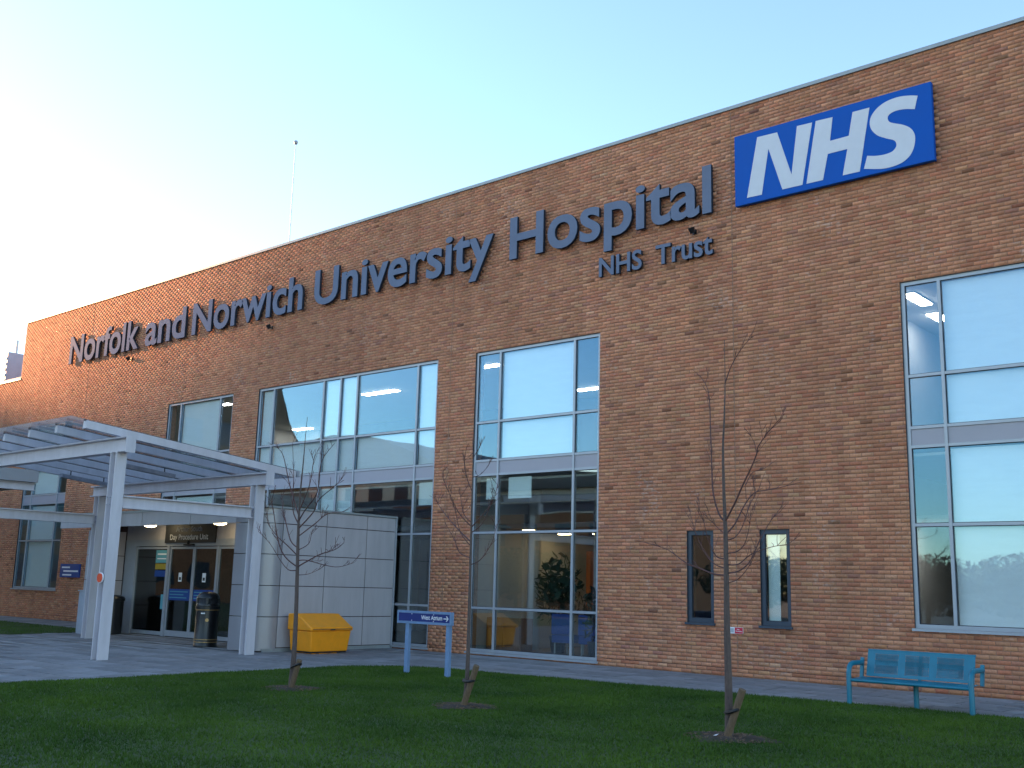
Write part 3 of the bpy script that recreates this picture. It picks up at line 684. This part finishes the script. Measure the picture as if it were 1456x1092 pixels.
for i, X in enumerate(px_list):
    b = MB(); wd = .14 if i == 0 else .09; b.prism([(-wd/2, -.07), (wd/2, -.07), (wd/2, .085), (-wd/2, .085)], (X, Y0, ZA), (X, Y1, ZB)); b.build('glazing_beam', 'steel_paint', ca)
    MB().bar((X, Y0-.02, ZA+.094), (X, Y1+.02, ZB+.094), .05, .018).build('glazing_bar', 'gasket', ca)
for i in range(npur-1):
    xa, xb = px_list[i+1], px_list[i]; xm = (xa+xb)/2
    MB().bar((xm, Y0-.1, ZA+.088), (xm, Y1+.1, ZB+.088), .045, .035).build('glazing_bar', 'steel_edge', ca)
    for u, v in ((xa, xm), (xm, xb)):
        for ya, yb in ((Y0-.28, (Y0+Y1)/2-.01), ((Y0+Y1)/2+.01, Y1+.3)):
            MB().prism([(-(v-u)/2+.01, -.006), ((v-u)/2-.01, -.006), ((v-u)/2-.01, .006), (-(v-u)/2+.01, .006)], ((u+v)/2, ya, zl(ya)+.113), ((u+v)/2, yb, zl(yb)+.113)).build('glass_panel', 'canopy_glass', ca)
MB().bar((px_list[-1]-.1, Y1+.05, ZB+.02), (px_list[0]+.1, Y1+.05, ZB+.02), .06, .14).build('gutter', 'steel_edge', ca)
for X, ya, yb, lb in ((-22.55, -6.4, -4.9, 'dark linear light fitting under the canopy, nearer the right posts'), (-26.1, -5.9, -4.5, 'dark linear light fitting under the canopy, left one')):
    t = thing('canopy_light', lb, 'light fitting', (0, 0, 0), 'unlit light fittings under the canopy')
    MB().bar((X, ya, zl(ya)-.16), (X, yb, zl(yb)-.16), .16, .09).build('body', 'steel_edge', t)
    for y in (ya+.25, yb-.25): MB().bar((X, y, zl(y)-.12), (X, y, zl(y)+.1), .02, .02, (0, 1, 0)).build('hanger', 'gasket', t)
# discs on the front post
t = thing('post_marker', 'round orange red marker disc on the front canopy post', 'marker')
c = onY(157, 822, FY-.16)
MB().tube([(FX+.02, FY-.131, 1.54), (FX+.02, FY-.175, 1.54)], .085, 24).build('disc', 'red_orange', t)
MB().tube([(FX+.02, FY-.131, 1.54), (FX+.02, FY-.155, 1.54)], .10, 24).build('rim', 'print_white', t)
B(FX-.16, FX-.131, FY-.07, FY+.07, 1.45, 1.6).build('side_plate', 'red_orange', t)
# covered walkway slab coming in from the left
t = thing('walkway_canopy', 'flat grey roofed walkway canopy reaching in at the left edge', 'canopy')
WX0, WX1, WY0, WY1 = -44.0, -33.3, -12.0, -3.1
B(WX0, WX1, WY0, WY1, 4.42, 4.80).build('roof_slab', 'column_clad', t)
MB().ibeam((WX1-.25, WY0, 4.29), (WX1-.25, WY1+.0, 4.29), .2, .24).build('edge_beam', 'steel_paint', t); MB().ibeam((WX0+.25, WY0, 4.29), (WX0+.25, WY1, 4.29), .2, .24).build('edge_beam', 'steel_paint', t)
for X in (WX0+.25, ):
    for y in (WY0+.4, WY1-.4): MB().ibeam((X, y, 0.01), (X, y, 4.17), .2, .2, upv=(1, 0, 0)).build('post', 'steel_paint', t)
for y in (WY0+.4, ): MB().ibeam((WX1-.25, y, 0.01), (WX1-.25, y, 4.17), .2, .2, upv=(1, 0, 0)).build('post', 'steel_paint', t)
for y in (WY0+.4, WY1-.4): MB().ibeam((WX0+.36, y, 4.3), (WX1-.36, y, 4.3), .16, .2).build('cross_beam', 'steel_paint', t)
# plaque, grey cabinet, mat
t = thing('wall_plaque', 'small blue plaque with white lettering on the brick left of the entrance', 'sign')
B(-37.4, -36.0, -.05, -.008, 1.5, 1.97).build('plate', 'blue_print', t)
for z, a, b_ in ((1.82, -37.28, -36.7), (1.69, -37.15, -36.1), (1.56, -37.2, -36.55)): B(a, b_, -.053, -.0501, z, z+.055).build('print_line', 'print_white', t)
t = thing('service_cabinet', 'pale grey service cabinet behind the rear canopy post', 'cabinet')
cxx = onY(129, 870, -3.6).x
B(cxx-.45, cxx+.2, -3.75, -3.4, .0, 1.15).build('body', 'cabinet', t, bevel=.01); B(cxx-.42, cxx+.17, -3.765, -3.751, .06, 1.1).build('door', 'cabinet', t); B(cxx-.48, cxx+.23, -3.78, -3.38, 1.15, 1.18).build('lid', 'cabinet', t)
# ------------------------------------------------------------------ bins
t = thing('litter_bin', 'black domed litter bin with gold bands in front of the doors', 'bin', (-22.3, -3.85, 0))
c = (-22.3, -3.85, 0)
MB().lathe([(.27, 0.0), (.275, .03), (.265, .05), (.265, .86), (.285, .87), (.285, .93), (.27, .94)], 32, c).build('body', 'black_plastic', t, smooth=True)
for z in (.10, .16, .84): MB().lathe([(.267, z), (.274, z+.005), (.274, z+.02), (.267, z+.025)], 32, c).build('band', 'gold', t, smooth=True)
hd = MB().lathe([(.272, .94), (.27, .98), (.262, 1.0)], 32, c).build('collar', 'black_plastic', t, smooth=True)
for k in range(4):
    a = k*math.pi/2+.15+math.pi/4; MB().tube([(c[0]+.235*math.cos(a), c[1]+.235*math.sin(a), .98), (c[0]+.225*math.cos(a), c[1]+.225*math.sin(a), 1.13)], .045, 8).build('hood_post', 'black_plastic', t)
MB().lathe([(.265, 1.12), (.26, 1.16), (.22, 1.22), (.13, 1.265), (.02, 1.275)], 32, c).build('hood', 'black_plastic', t, smooth=True)
MB().lathe([(.23, .94), (.21, 1.12)], 24, c).build('liner', 'gasket', t)
dv = (Vector((0, -18.65, 0))-Vector((c[0], c[1], 0))).normalized()
MB().tube([Vector((c[0], c[1], .62))+dv*.262, Vector((c[0], c[1], .62))+dv*.27], .04, 16).build('emblem', 'gold', t)
sdv = Vector((-dv.y, dv.x, 0)); p = Vector((c[0], c[1], .775))+dv*.27-sdv*.10; MB().bar(p-sdv*.045, p+sdv*.045, .012, .03).build('plate', 'print_white', t)
p = onY(158, 880, -3.0); c = (p.x, -3.0, 0)
t = thing('litter_bin', 'plain black litter bin half hidden behind the front canopy post', 'bin', c)
MB().lathe([(.3, 0), (.3, .9), (.33, .91), (.33, .97)], 28, c).build('body', 'black_plastic', t, smooth=True); MB().lathe([(.33, .971), (.3, 1.02), (.18, 1.06), (.02, 1.07)], 28, c).build('lid', 'black_plastic', t, smooth=True)
# yellow grit bin: back to the panel wall, front facing +x
t = thing('grit_bin', 'bright yellow plastic grit bin with sloping lid against the grey panels', 'grit bin', (-19.4, -2.9, 0))
YA, YB, XB, XF = -3.42, -2.22, -19.78, -18.92
def taper(x0, x1, y0, y1, z0, z1, d):
    b = MB(); b.add([(x0+d*.3,y0+d,z0),(x1-d,y0+d,z0),(x1-d,y1-d,z0),(x0+d*.3,y1-d,z0),(x0,y0,z1),(x1,y0,z1),(x1,y1,z1),(x0,y1,z1)], [(3,2,1,0),(4,5,6,7),(0,1,5,4),(1,2,6,5),(2,3,7,6),(3,0,4,7)]); return b
taper(XB+.03, XF-.03, YA+.03, YB-.03, .05, .50, .05).build('tub', 'yellow_grp', t, bevel=.025, seg=3)
for a in (YA+.25, YB-.5): B(XB+.12, XF-.12, a-.10, a+.0, .0, .052).build('skid', 'yellow_grp', t)
for a in (YA+.47, YB-.47): B(XB+.12, XF-.12, a-.12, a+.12, .0, .052).build('skid', 'yellow_grp', t)
B(XB+.1, XF-.1, YA+.1, YB-.1, .02, .055).build('shadow_board', 'black_plastic', t)  # black sheet under the tub, standing in for its shadow
b = MB(); n_ = 6; prof = [(XB, .50), (XF, .50), (XF, .585), (XF-.06, .60), (XB+.34, .86), (XB, .86)]
b.add([(x, YA, z) for x, z in prof]+[(x, YB, z) for x, z in prof], [(0,1,2,3,4,5), (11,10,9,8,7,6)]+[(i+6, (i+1) % 6+6, (i+1) % 6, i) for i in range(6)])
b.build('lid', 'yellow_grp', t, bevel=.03, seg=3)
B(XF, XF+.014, YA+.05, YB-.05, .535, .548).build('lid_seam', 'stake_wood', t); B(XF-.005, XF+.02, (YA+YB)/2-.06, (YA+YB)/2+.06, .515, .535).build('latch', 'black_plastic', t)
# ------------------------------------------------------------------ direction sign
t = thing('direction_sign', 'low navy direction sign on pale blue posts reading West Atrium with an arrow', 'sign')
SY = -5.0
for X in (-14.22, -13.2): B(X-.045, X+.045, SY-.03, SY+.03, 0.0, .90).build('post', 'pale_blue_paint', t)
b = MB(); b.box(-14.47, -13.12, SY-.05, SY+.03, 1.065, 1.105); b.box(-14.47, -13.12, SY-.05, SY+.03, .88, .92); b.box(-14.47, -14.44, SY-.05, SY+.03, .92, 1.065); b.box(-13.15, -13.12, SY-.05, SY+.03, .92, 1.065); b.build('frame', 'pale_blue_paint', t)
B(-14.438, -13.152, SY-.04, SY+.02, .922, 1.063).build('panel', 'navy', t)
word('West Atrium', -13.86, -13.335, .962, .068, t, .003, SY-.044, bold=.016, mats=('print_white',), name='lettering')
b = MB(); ay_ = SY-.044; b.box(-13.305, -13.22, ay_, ay_+.003, .982, .998)
b.add([(-13.245, ay_, 1.035), (-13.22, ay_, 1.035), (-13.18, ay_, .99), (-13.22, ay_, .945), (-13.245, ay_, .945), (-13.205, ay_, .99)], [(0,5,2,1), (5,4,3,2)]); b.build('arrow', 'print_white', t)
for X in (-14.1, -13.55):
    for z in (.937, 1.05): MB().tube([(X, SY-.04, z), (X, SY-.046, z)], .008, 8).build('rivet', 'print_white', t)
# no smoking tile
t = thing('wall_notice', 'small red and white notice tile on the brick right of the young tree', 'notice')
x0 = onY(1038, 897).x; x1 = onY(1057, 897).x; xm = x0+(x1-x0)*.38
B(x0, x1, -.012, -.005, .80, .92).build('plate', 'print_white', t); B(xm, x1-.005, -.015, -.0121, .805, .915).build('red_field', 'red_print', t); B(x0+.02, xm-.02, -.015, -.0121, .82, .9).build('symbol', 'print_dim', t)
word('No', xm+.05, xm+.10, .87, .022, t, .001, -.017, bold=.01, mats=('print_white',), name='lettering'); word('Smoking', xm+.02, x1-.02, .835, .022, t, .001, -.017, bold=.01, mats=('print_white',), name='lettering')
# ------------------------------------------------------------------ bench
t = thing('bench', 'teal painted metal bench with perforated back beside the lawn', 'bench', (-5.85, -2.9, 0))
BX0, BX1, BY = -6.78, -5.04, -3.15
def perforated(name, x0, x1, p0, p1, nx, cells):
    """sheet from line p0 to p1 (y,z) with three punched fields between solid bands"""
    b = MB(); (ya, za), (yb, zb) = p0, p1
    L_ = math.hypot(yb-ya, zb-za); dy, dz = (yb-ya)/L_, (zb-za)/L_; th = .004
    def strip(xa, xb, s0, s1):
        q = lambda x, s_, o_: (x, ya+dy*s_-dz*o_, za+dz*s_+dy*o_)
        b.add([q(xa,s0,0),q(xb,s0,0),q(xb,s1,0),q(xa,s1,0),q(xa,s0,th),q(xb,s0,th),q(xb,s1,th),q(xa,s1,th)], [(3,2,1,0),(4,5,6,7),(0,1,5,4),(1,2,6,5),(2,3,7,6),(3,0,4,7)])
    m_ = .05; strip(x0, x1, 0, m_); strip(x0, x1, L_-m_, L_)
    edge = [x0]
    for u, v in cells: strip(edge[-1], u, m_, L_-m_); edge.append(v)
    strip(edge[-1], x1, m_, L_-m_)
    pit = .016
    for u, v in cells:
        n1 = int((v-u)/pit); n2 = int((L_-2*m_)/pit)
        for i in range(1, n1): xx_ = u+(v-u)*i/n1; strip(xx_-.0052, xx_+.0052, m_, L_-m_)
        for j in range(1, n2): ss = m_+(L_-2*m_)*j/n2; strip(u, v, ss-.0052, ss+.0052)
    return b.build(name, 'teal', t)
W_ = BX1-BX0; cells = [(BX0+W_*a, BX0+W_*b_) for a, b_ in ((.12, .32), (.38, .58), (.645, .86))]
perforated('backrest', BX0+.09, BX1-.09, (BY+.42, .40), (BY+.53, .775), 3, cells); perforated('seat', BX0+.03, BX1-.03, (BY+.02, .372), (BY+.43, .385), 3, cells)
MB().tube([(BX0, BY, .355), (BX1, BY, .355)], .022, 10).build('front_rail', 'teal', t, smooth=True); MB().tube([(BX0+.09, BY+.54, .775), (BX1-.09, BY+.54, .775)], .016, 10).build('top_rail', 'teal', t, smooth=True)
MB().bar((BX0+.1, BY+.50, .60), (BX1-.1, BY+.50, .60), .02, .07).build('back_bar', 'teal', t)
for X in (BX0, BX1):
    MB().tube([(X, BY, 0), (X, BY, .46), (X, BY+.025, .53), (X, BY+.08, .575), (X, BY+.16, .59), (X, BY+.50, .59)], .037, 12).build('armrest_leg', 'teal', t, smooth=True)
    MB().bar((X, BY+.46, .37), (X, BY+.52, .66), .05, .04, (0, 1, 0)).build('back_stay', 'teal', t)
xc = (BX0+BX1)/2
MB().tube([(xc, BY+.30, 0), (xc, BY+.30, .36)], .037, 12).build('centre_leg', 'teal', t, smooth=True); MB().bar((xc, BY+.02, .345), (xc, BY+.50, .355), .06, .03).build('cross_bar', 'teal', t); MB().tube([(xc, BY+.45, .36), (xc, BY+.54, .74)], .024, 8).build('back_strut', 'teal', t)
# ------------------------------------------------------------------ young bare trees
def tree(label, base, ty, trunk, branches, r0, seed):
    rg = random.Random(seed); P0 = onY(*trunk[0], ty); P0.z = 0
    t = thing('young_tree', label, 'tree', (P0.x, ty, 0), 'young bare trees on the lawn')
    def to3(pts, drift):
        out = []; L_ = 0
        for i, p in enumerate(pts):
            q = onY(*p, ty)
            if i: L_ += (q-prev).length
            prev = q.copy()
            d = drift*L_; q = CAM+(q-CAM)*((ty+d-CAM.y)/(ty-CAM.y)); out.append(q)
        return out
    def smooth(pts, n=4):
        out = []
        for i in range(len(pts)-1):
            a, b_, c, d = pts[max(i-1, 0)], pts[i], pts[i+1], pts[min(i+2, len(pts)-1)]
            for k in range(n):
                s_ = k/n; out.append(.5*((2*b_)+(c-a)*s_+(2*a-5*b_+4*c-d)*s_*s_+(3*b_-a-3*c+d)*s_**3))
        return out+[pts[-1]]
    tp = smooth(to3(trunk, 0)); tp[0].z = -.03
    k = len(tp); MB().tube(tp, [max(.004, r0*(1-.95*(i/(k-1))**.72)) for i in range(k)], 9).build('trunk', 'bark', t, smooth=True)
    tips = []
    for br_ in branches:
        pts = smooth(to3(br_, rg.uniform(-.55, .55))); k = len(pts)
        L_ = sum((pts[i+1]-pts[i]).length for i in range(k-1)); rb = .0045+.0045*min(L_, 1.6)
        b = MB(); b.tube(pts, [max(.0032, rb*(1-.7*i/(k-1))) for i in range(k)], 6)
        for q in range(int(3+L_*6)):          # short side twigs with buds
            i = rg.randrange(k//3, k); p = pts[i]; d = (pts[min(i+1, k-1)]-pts[max(i-1, 0)]).normalized()
            dr = (d*.8+Vector((rg.uniform(-1, 1), rg.uniform(-1, 1), rg.uniform(-.3, 1)))*.75).normalized(); ln = rg.uniform(.05, .22)
            m_ = p+dr*ln*.5+Vector((0, 0, .01)); e = p+dr*ln+Vector((rg.uniform(-.02, .02), 0, rg.uniform(.0, .05)))
            b.tube([p, m_, e], [.0032, .0027, .002], 4)
            if rg.random() < .5: b.tube([m_, m_+(dr+Vector((rg.uniform(-1, 1), rg.uniform(-1, 1), .6))).normalized()*ln*.5], [.0036, .0026], 4)
        b.build('branch', 'twig', t)
    return t
T1 = [(413,980),(418,930),(421,870),(423,800),(424,760),(425,735),(427,700),(431,660),(434,625),(437,593)]
B1 = [[(421,811),(410,810),(398.6,796.7),(384,773),(367.6,756)], [(421,805),(405.7,792),(396,770.5),(389,727.6),(387,711),(392,690)], [(422,778),(413,768),(405.7,739.5),(402,723),(400,700)],
      [(424,744),(417.6,730),(416.4,713),(417.6,680),(416,630)], [(426,750),(446,727.6),(453,711),(474.8,692),(486.7,680)], [(424,763),(448.6,744),(465,731),(486.7,727.6),(498.6,720.5)],
      [(424,782),(439,773),(443.8,756),(451,746.7)], [(423,806),(439,796.7),(455.7,788),(477,781),(489,771.7)], [(424,797),(436.7,796.7),(462.9,803.8),(482,806),(503,800)], [(423,817.6),(439,816),(455.7,808.6)],
      [(425,740),(434,725),(451,700),(457,657),(476,630)], [(425,734),(412,690),(403,649),(395,637)], [(426,725),(440,690),(446,655),(452,640)], [(423,790),(408,775),(392,760),(380,740),(383,715)]]
T2 = [(660,1005),(664,966),(667,875),(669,797),(671,718),(672.5,659),(672,623)]
B2 = [[(668,793),(653,785),(645,765),(633,744)], [(668,775),(655,757.5),(649,734),(645,718)], [(669,747.6),(653,730),(641,706),(629,679)], [(669,742),(659,730),(655,706),(653,694)], [(668,769),(649,750),(629,726),(621.5,714)],
      [(672.5,651),(682.5,635),(684.5,623.6)], [(671.5,678.7),(682.5,675),(694,663)], [(670,757.5),(684.5,745.7),(696,722),(704,698)], [(670,750),(688,730),(700,714),(708,690)], [(672,700),(664,680),(660,655),(664,635)], [(669,803),(684,795),(700,770),(706,745)]]
T3 = [(1037,1050),(1036,980),(1034,900),(1033,830),(1032,770),(1031,740),(1029,690),(1028,640),(1030,590),(1031,540),(1030,483)]
B3 = [[(1031,545),(1040,520),(1055,495),(1070,478)], [(1031,742),(1022,730),(1014,700),(1012,660),(1010,600),(1009,570),(1005,550),(996,535)], [(1032,760),(1045,745),(1055,725),(1064,710),(1074,700),(1090,697),(1110,693),(1140,685)],
      [(1031,742),(1045,715),(1056,690),(1068,665),(1076,645),(1078,635),(1092,615),(1105,600),(1116,588)], [(1033,768),(1045,764),(1055,750),(1062,730),(1068,715),(1075,700)], [(1034,787),(1050,783),(1060,770),(1066,745),(1067,728)],
      [(1034,803),(1050,802),(1065,790),(1080,783),(1100,777),(1120,774)], [(1034,815),(1050,812),(1065,800),(1075,780),(1082,765),(1095,742),(1112,720)], [(1034,829),(1050,823),(1065,805),(1075,785)],
      [(1032,795),(1020,792),(1012,780),(1005,760),(1000,740),(990,712)], [(1032,808),(1018,803),(1005,790),(990,760),(983,735)], [(1033,818),(1015,816),(995,808),(975,800),(955,785),(940,778),(905,768)], [(1032,760),(1018,748),(1010,735),(1005,720)],
      [(1076,645),(1072,628),(1064,615)], [(1060,690),(1070,672),(1085,668)]]
tree('slender bare young tree left of the yellow grit bin', None, -8.5, T1, B1, .046, 3)
tree('bare young tree between the direction sign and the lobby window', None, -8.1, T2, B2, .040, 5)
tree('tallest bare young tree, in front of the two slit windows', None, -7.95, T3, B3, .052, 8)
def bed(px_, py_, ty, label, rx, ry, n):
    p = onY(px_, py_, ty); cx_, cy__ = p.x, ty
    t = thing('mulch_ring', label, 'mulch', (cx_, cy__, .012), 'mulch rings around the young trees')
    N_ = 26; rr = [1+.22*math.sin(3*a+px_)+.13*math.sin(7*a)+.1*math.sin(11*a+1) for a in np.linspace(0, 2*math.pi, N_, endpoint=False)]
    ring = [(cx_+rx*rr[i]*math.cos(2*math.pi*i/N_), cy__+ry*rr[i]*math.sin(2*math.pi*i/N_), .02) for i in range(N_)]
    b = MB(); b.add([(cx_, cy__, .05)]+[((x+cx_)/2, (y+cy__)/2, .044) for x, y, z in ring]+ring, [(0, 1+i, 1+(i+1) % N_) for i in range(N_)]+[(1+i, 1+N_+i, 1+N_+(i+1) % N_, 1+(i+1) % N_) for i in range(N_)])
    b.build('soil_mound', 'soil', t, smooth=True)
    b = MB(); rg = random.Random(int(px_))
    for i in range(n):
        a = rg.uniform(0, 2*math.pi); q = rg.random()**.5*1.05; x = cx_+rx*q*math.cos(a); y = cy__+ry*q*math.sin(a); l_ = rg.uniform(.015, .05); th = rg.uniform(0, 6.28); z = .05-.03*q+.006
        d = Vector((math.cos(th), math.sin(th), rg.uniform(-.2, .4)))*l_; b.bar(Vector((x, y, z))-d*.5, Vector((x, y, z))+d*.5, rg.uniform(.008, .02), .006)
    o = b.build('bark_chips', 'chip', t); o['kind'] = 'stuff'
bed(413, 980, -8.5, 'dark mulch ring with chips around the tree by the grit bin', .45, .38, 220)
bed(660, 1005, -8.1, 'dark mulch ring around the middle young tree', .42, .38, 220)
bed(1037, 1050, -7.95, 'dark mulch ring around the tallest tree', .48, .42, 300)
t = thing('paper_scrap', 'tiny white scrap of litter on the mulch by the tallest tree', 'litter')
p = onY(1014, 1057, -8.15); MB().add([(p.x, -8.15, .052), (p.x+.05, -8.17, .058), (p.x+.06, -8.13, .075), (p.x+.01, -8.11, .06)], [(0,1,2,3)]).build('crumpled_sheet', 'print_white', t)
def stake(b0, b1, ty, tiepx, label):
    p0 = onY(*b0, ty-.06); p1 = onY(*b1, ty-.06); p0.z = max(p0.z, -.02)
    t = thing('tree_stake', label, 'stake', (p0.x, p0.y, 0), 'tree stakes')
    MB().prism([(.042*math.cos(a), .042*math.sin(a)) for a in np.linspace(0, 2*math.pi, 9)[:-1]], p0, p1).build('post', 'stake_wood', t, bevel=.006)
    a = onY(*tiepx[0], ty); b_ = onY(*tiepx[1], ty-.06); d = (b_-a).normalized(); n_ = Vector((0, 1, 0))
    lp = []
    for k in range(17):
        th = 2*math.pi*k/16; lp.append((a+b_)/2+d*((b_-a).length/2+.055)*math.cos(th)+Vector((0, .065*math.sin(th)-.0, .008*math.sin(th))))
    MB().tube(lp, .019, 6).build('tie', 'rubber', t)
stake((414, 978), (426, 938), -8.5, ((418, 948), (424, 945)), 'short leaning wooden stake tied to the tree by the grit bin')
stake((659, 1003), (678, 946), -8.1, ((663, 967), (670, 968)), 'short leaning wooden stake tied to the middle young tree')
stake((1034, 1048), (1056, 980), -7.95, ((1036, 1012), (1045, 1010)), 'short leaning wooden stake tied to the tallest tree')
# ------------------------------------------------------------------ roof things
t = thing('flagpole', 'thin white flagpole with a ball finial above the roof', 'flagpole')
f0 = onY(411.5, 338, 5.0); f1 = onY(423, 205, 5.0)
MB().tube([(f0.x, 5, 10.95), (f0.x, 5, f1.z)], [.03, .018], 12).build('pole', 'pole_white', t, smooth=True); MB().lathe([(.01, -.09), (.065, -.065), (.09, 0), (.065, .065), (.01, .09)], 14, (f0.x, 5, f1.z+.1)).build('finial', 'galv', t, smooth=True)
t = thing('roof_railing', 'thin metal guard rail on the lower roof at far left', 'railing')
for X in np.arange(-58, -43, 2.0): MB().tube([(X, 1.0, 8.9), (X, 1.0, 9.75)], .022, 8).build('post', 'galv', t)
for z in (9.5, 9.75): MB().tube([(-58, 1.0, z), (-42.8, 1.0, z)], .018, 8).build('rail', 'galv', t)
t = thing('roof_unit', 'pale grey ventilation unit on the lower roof beside the gable', 'roof unit')
B(-48.1, -46.9, 1.3, 2.6, 8.9, 11.2).build('casing', 'cabinet', t, bevel=.02)
for k in range(6): B(-48.0, -47.0, 1.27, 1.299, 9.6+k*.25, 9.72+k*.25).build('louvre', 'galv', t)
MB().tube([(-47.5, 1.9, 11.19), (-47.5, 1.9, 11.9)], .06, 10).build('flue', 'galv', t)
# ------------------------------------------------------------------ what the glass reflects and what shades the wall
def far_building(name, label, x0, x1, y0, y1, h, cream_from=None, arch=0, face='y'):
    t = thing(name, label, 'building')
    zc = cream_from or h
    B(x0, x1, y0, y1, -.1, zc).build('wall', 'far_brick', t)
    if cream_from: B(x0-.05, x1+.05, y0-.05, y1+.05, zc, h).build('upper_wall', 'cream', t)
    B(x0-.4, x1+.4, y0-.4, y1+.4, h, h+.25).build('roof', 'far_roof', t)
    if arch:
        n_ = 14; b = MB(); pr = [(x0+(x1-x0)*i/n_, h+.25+arch*math.sin(math.pi*i/n_)) for i in range(n_+1)]
        b.add([(x, y0-.4, z) for x, z in pr]+[(x, y1+.4, z) for x, z in pr], [(i, i+1, n_+2+i, n_+1+i) for i in range(n_)]+[tuple(range(n_+1))[::-1], tuple(range(n_+1, 2*n_+2))]); b.build('barrel_roof', 'far_roof', t)
    yy_ = y1+.06
    for z in np.arange(1.2, h-1.5, 3.4):
        for x in np.arange(x0+1.2, x1-1.8, 3.2): B(x, x+1.5, yy_-.03, yy_+.02, z, z+1.6).build('window', 'far_glass', t)
    return t
far_building('opposite_building', 'brick and cream hospital block with barrel roof mirrored in the glass', -86, -61, -58, -42, 11.2, 8.0, 3.0)
far_building('opposite_building', 'lower brick block with cream upper storey across the car park', -60, -40, -56, -43, 8.8, 7.0, 1.1)
tw = thing('shade_block', 'added brick block out of view at far left, shaped to shade the wall and lawn', 'building')
prof = [(-4, -.1), (-4, 14.0), (-7.6, 14.6), (-10.9, 16.8), (-11.9, 18.2), (-13.4, 21.4), (-14.1, 23.6), (-15.2, 28), (-18, 31.5), (-27, 32.5), (-27.01, 19), (-32.5, 18), (-34, 14), (-36, 11), (-36, -.1)]  # added block: roofline follows the shadow edge wanted on the facade
def slab_x(x0, x1, P, nm, m, par):
    n_ = len(P); b = MB(); b.add([(x0, y, z) for y, z in P]+[(x1, y, z) for y, z in P], [tuple(range(n_)), tuple(range(n_, 2*n_))[::-1]]+[((i+1) % n_, i, n_+i, n_+(i+1) % n_) for i in range(n_)]); return b.build(nm, m, par)
slab_x(-83, -70, prof, 'wall', 'far_brick', tw)
slab_x(-83.3, -69.9, [(y, z+.01) for y, z in prof[1:-1]]+[(y, z+.3) for y, z in prof[1:-1]][::-1], 'roof', 'far_roof', tw)
for y in range(-32, -6, 3):
    for z in np.arange(1.2, 12.5, 3.5): B(-70.03, -69.96, y, y+1.6, z, z+1.7).build('window', 'far_glass', tw)
for i in range(9):
    x = -46+i*5.2+random.uniform(-1, 1); y = -36+random.uniform(-2, 2)
    leafy('background_tree', 'dark evergreen, %s from the left in the hedge line across the car park' % ['first','second','third','fourth','fifth','sixth','seventh','eighth','ninth'][i], 'tree', (x, y, -.08), 3.0, 1.25+random.uniform(0, .5), 7000, .085, 'leaf_dark', .16, pot=False)
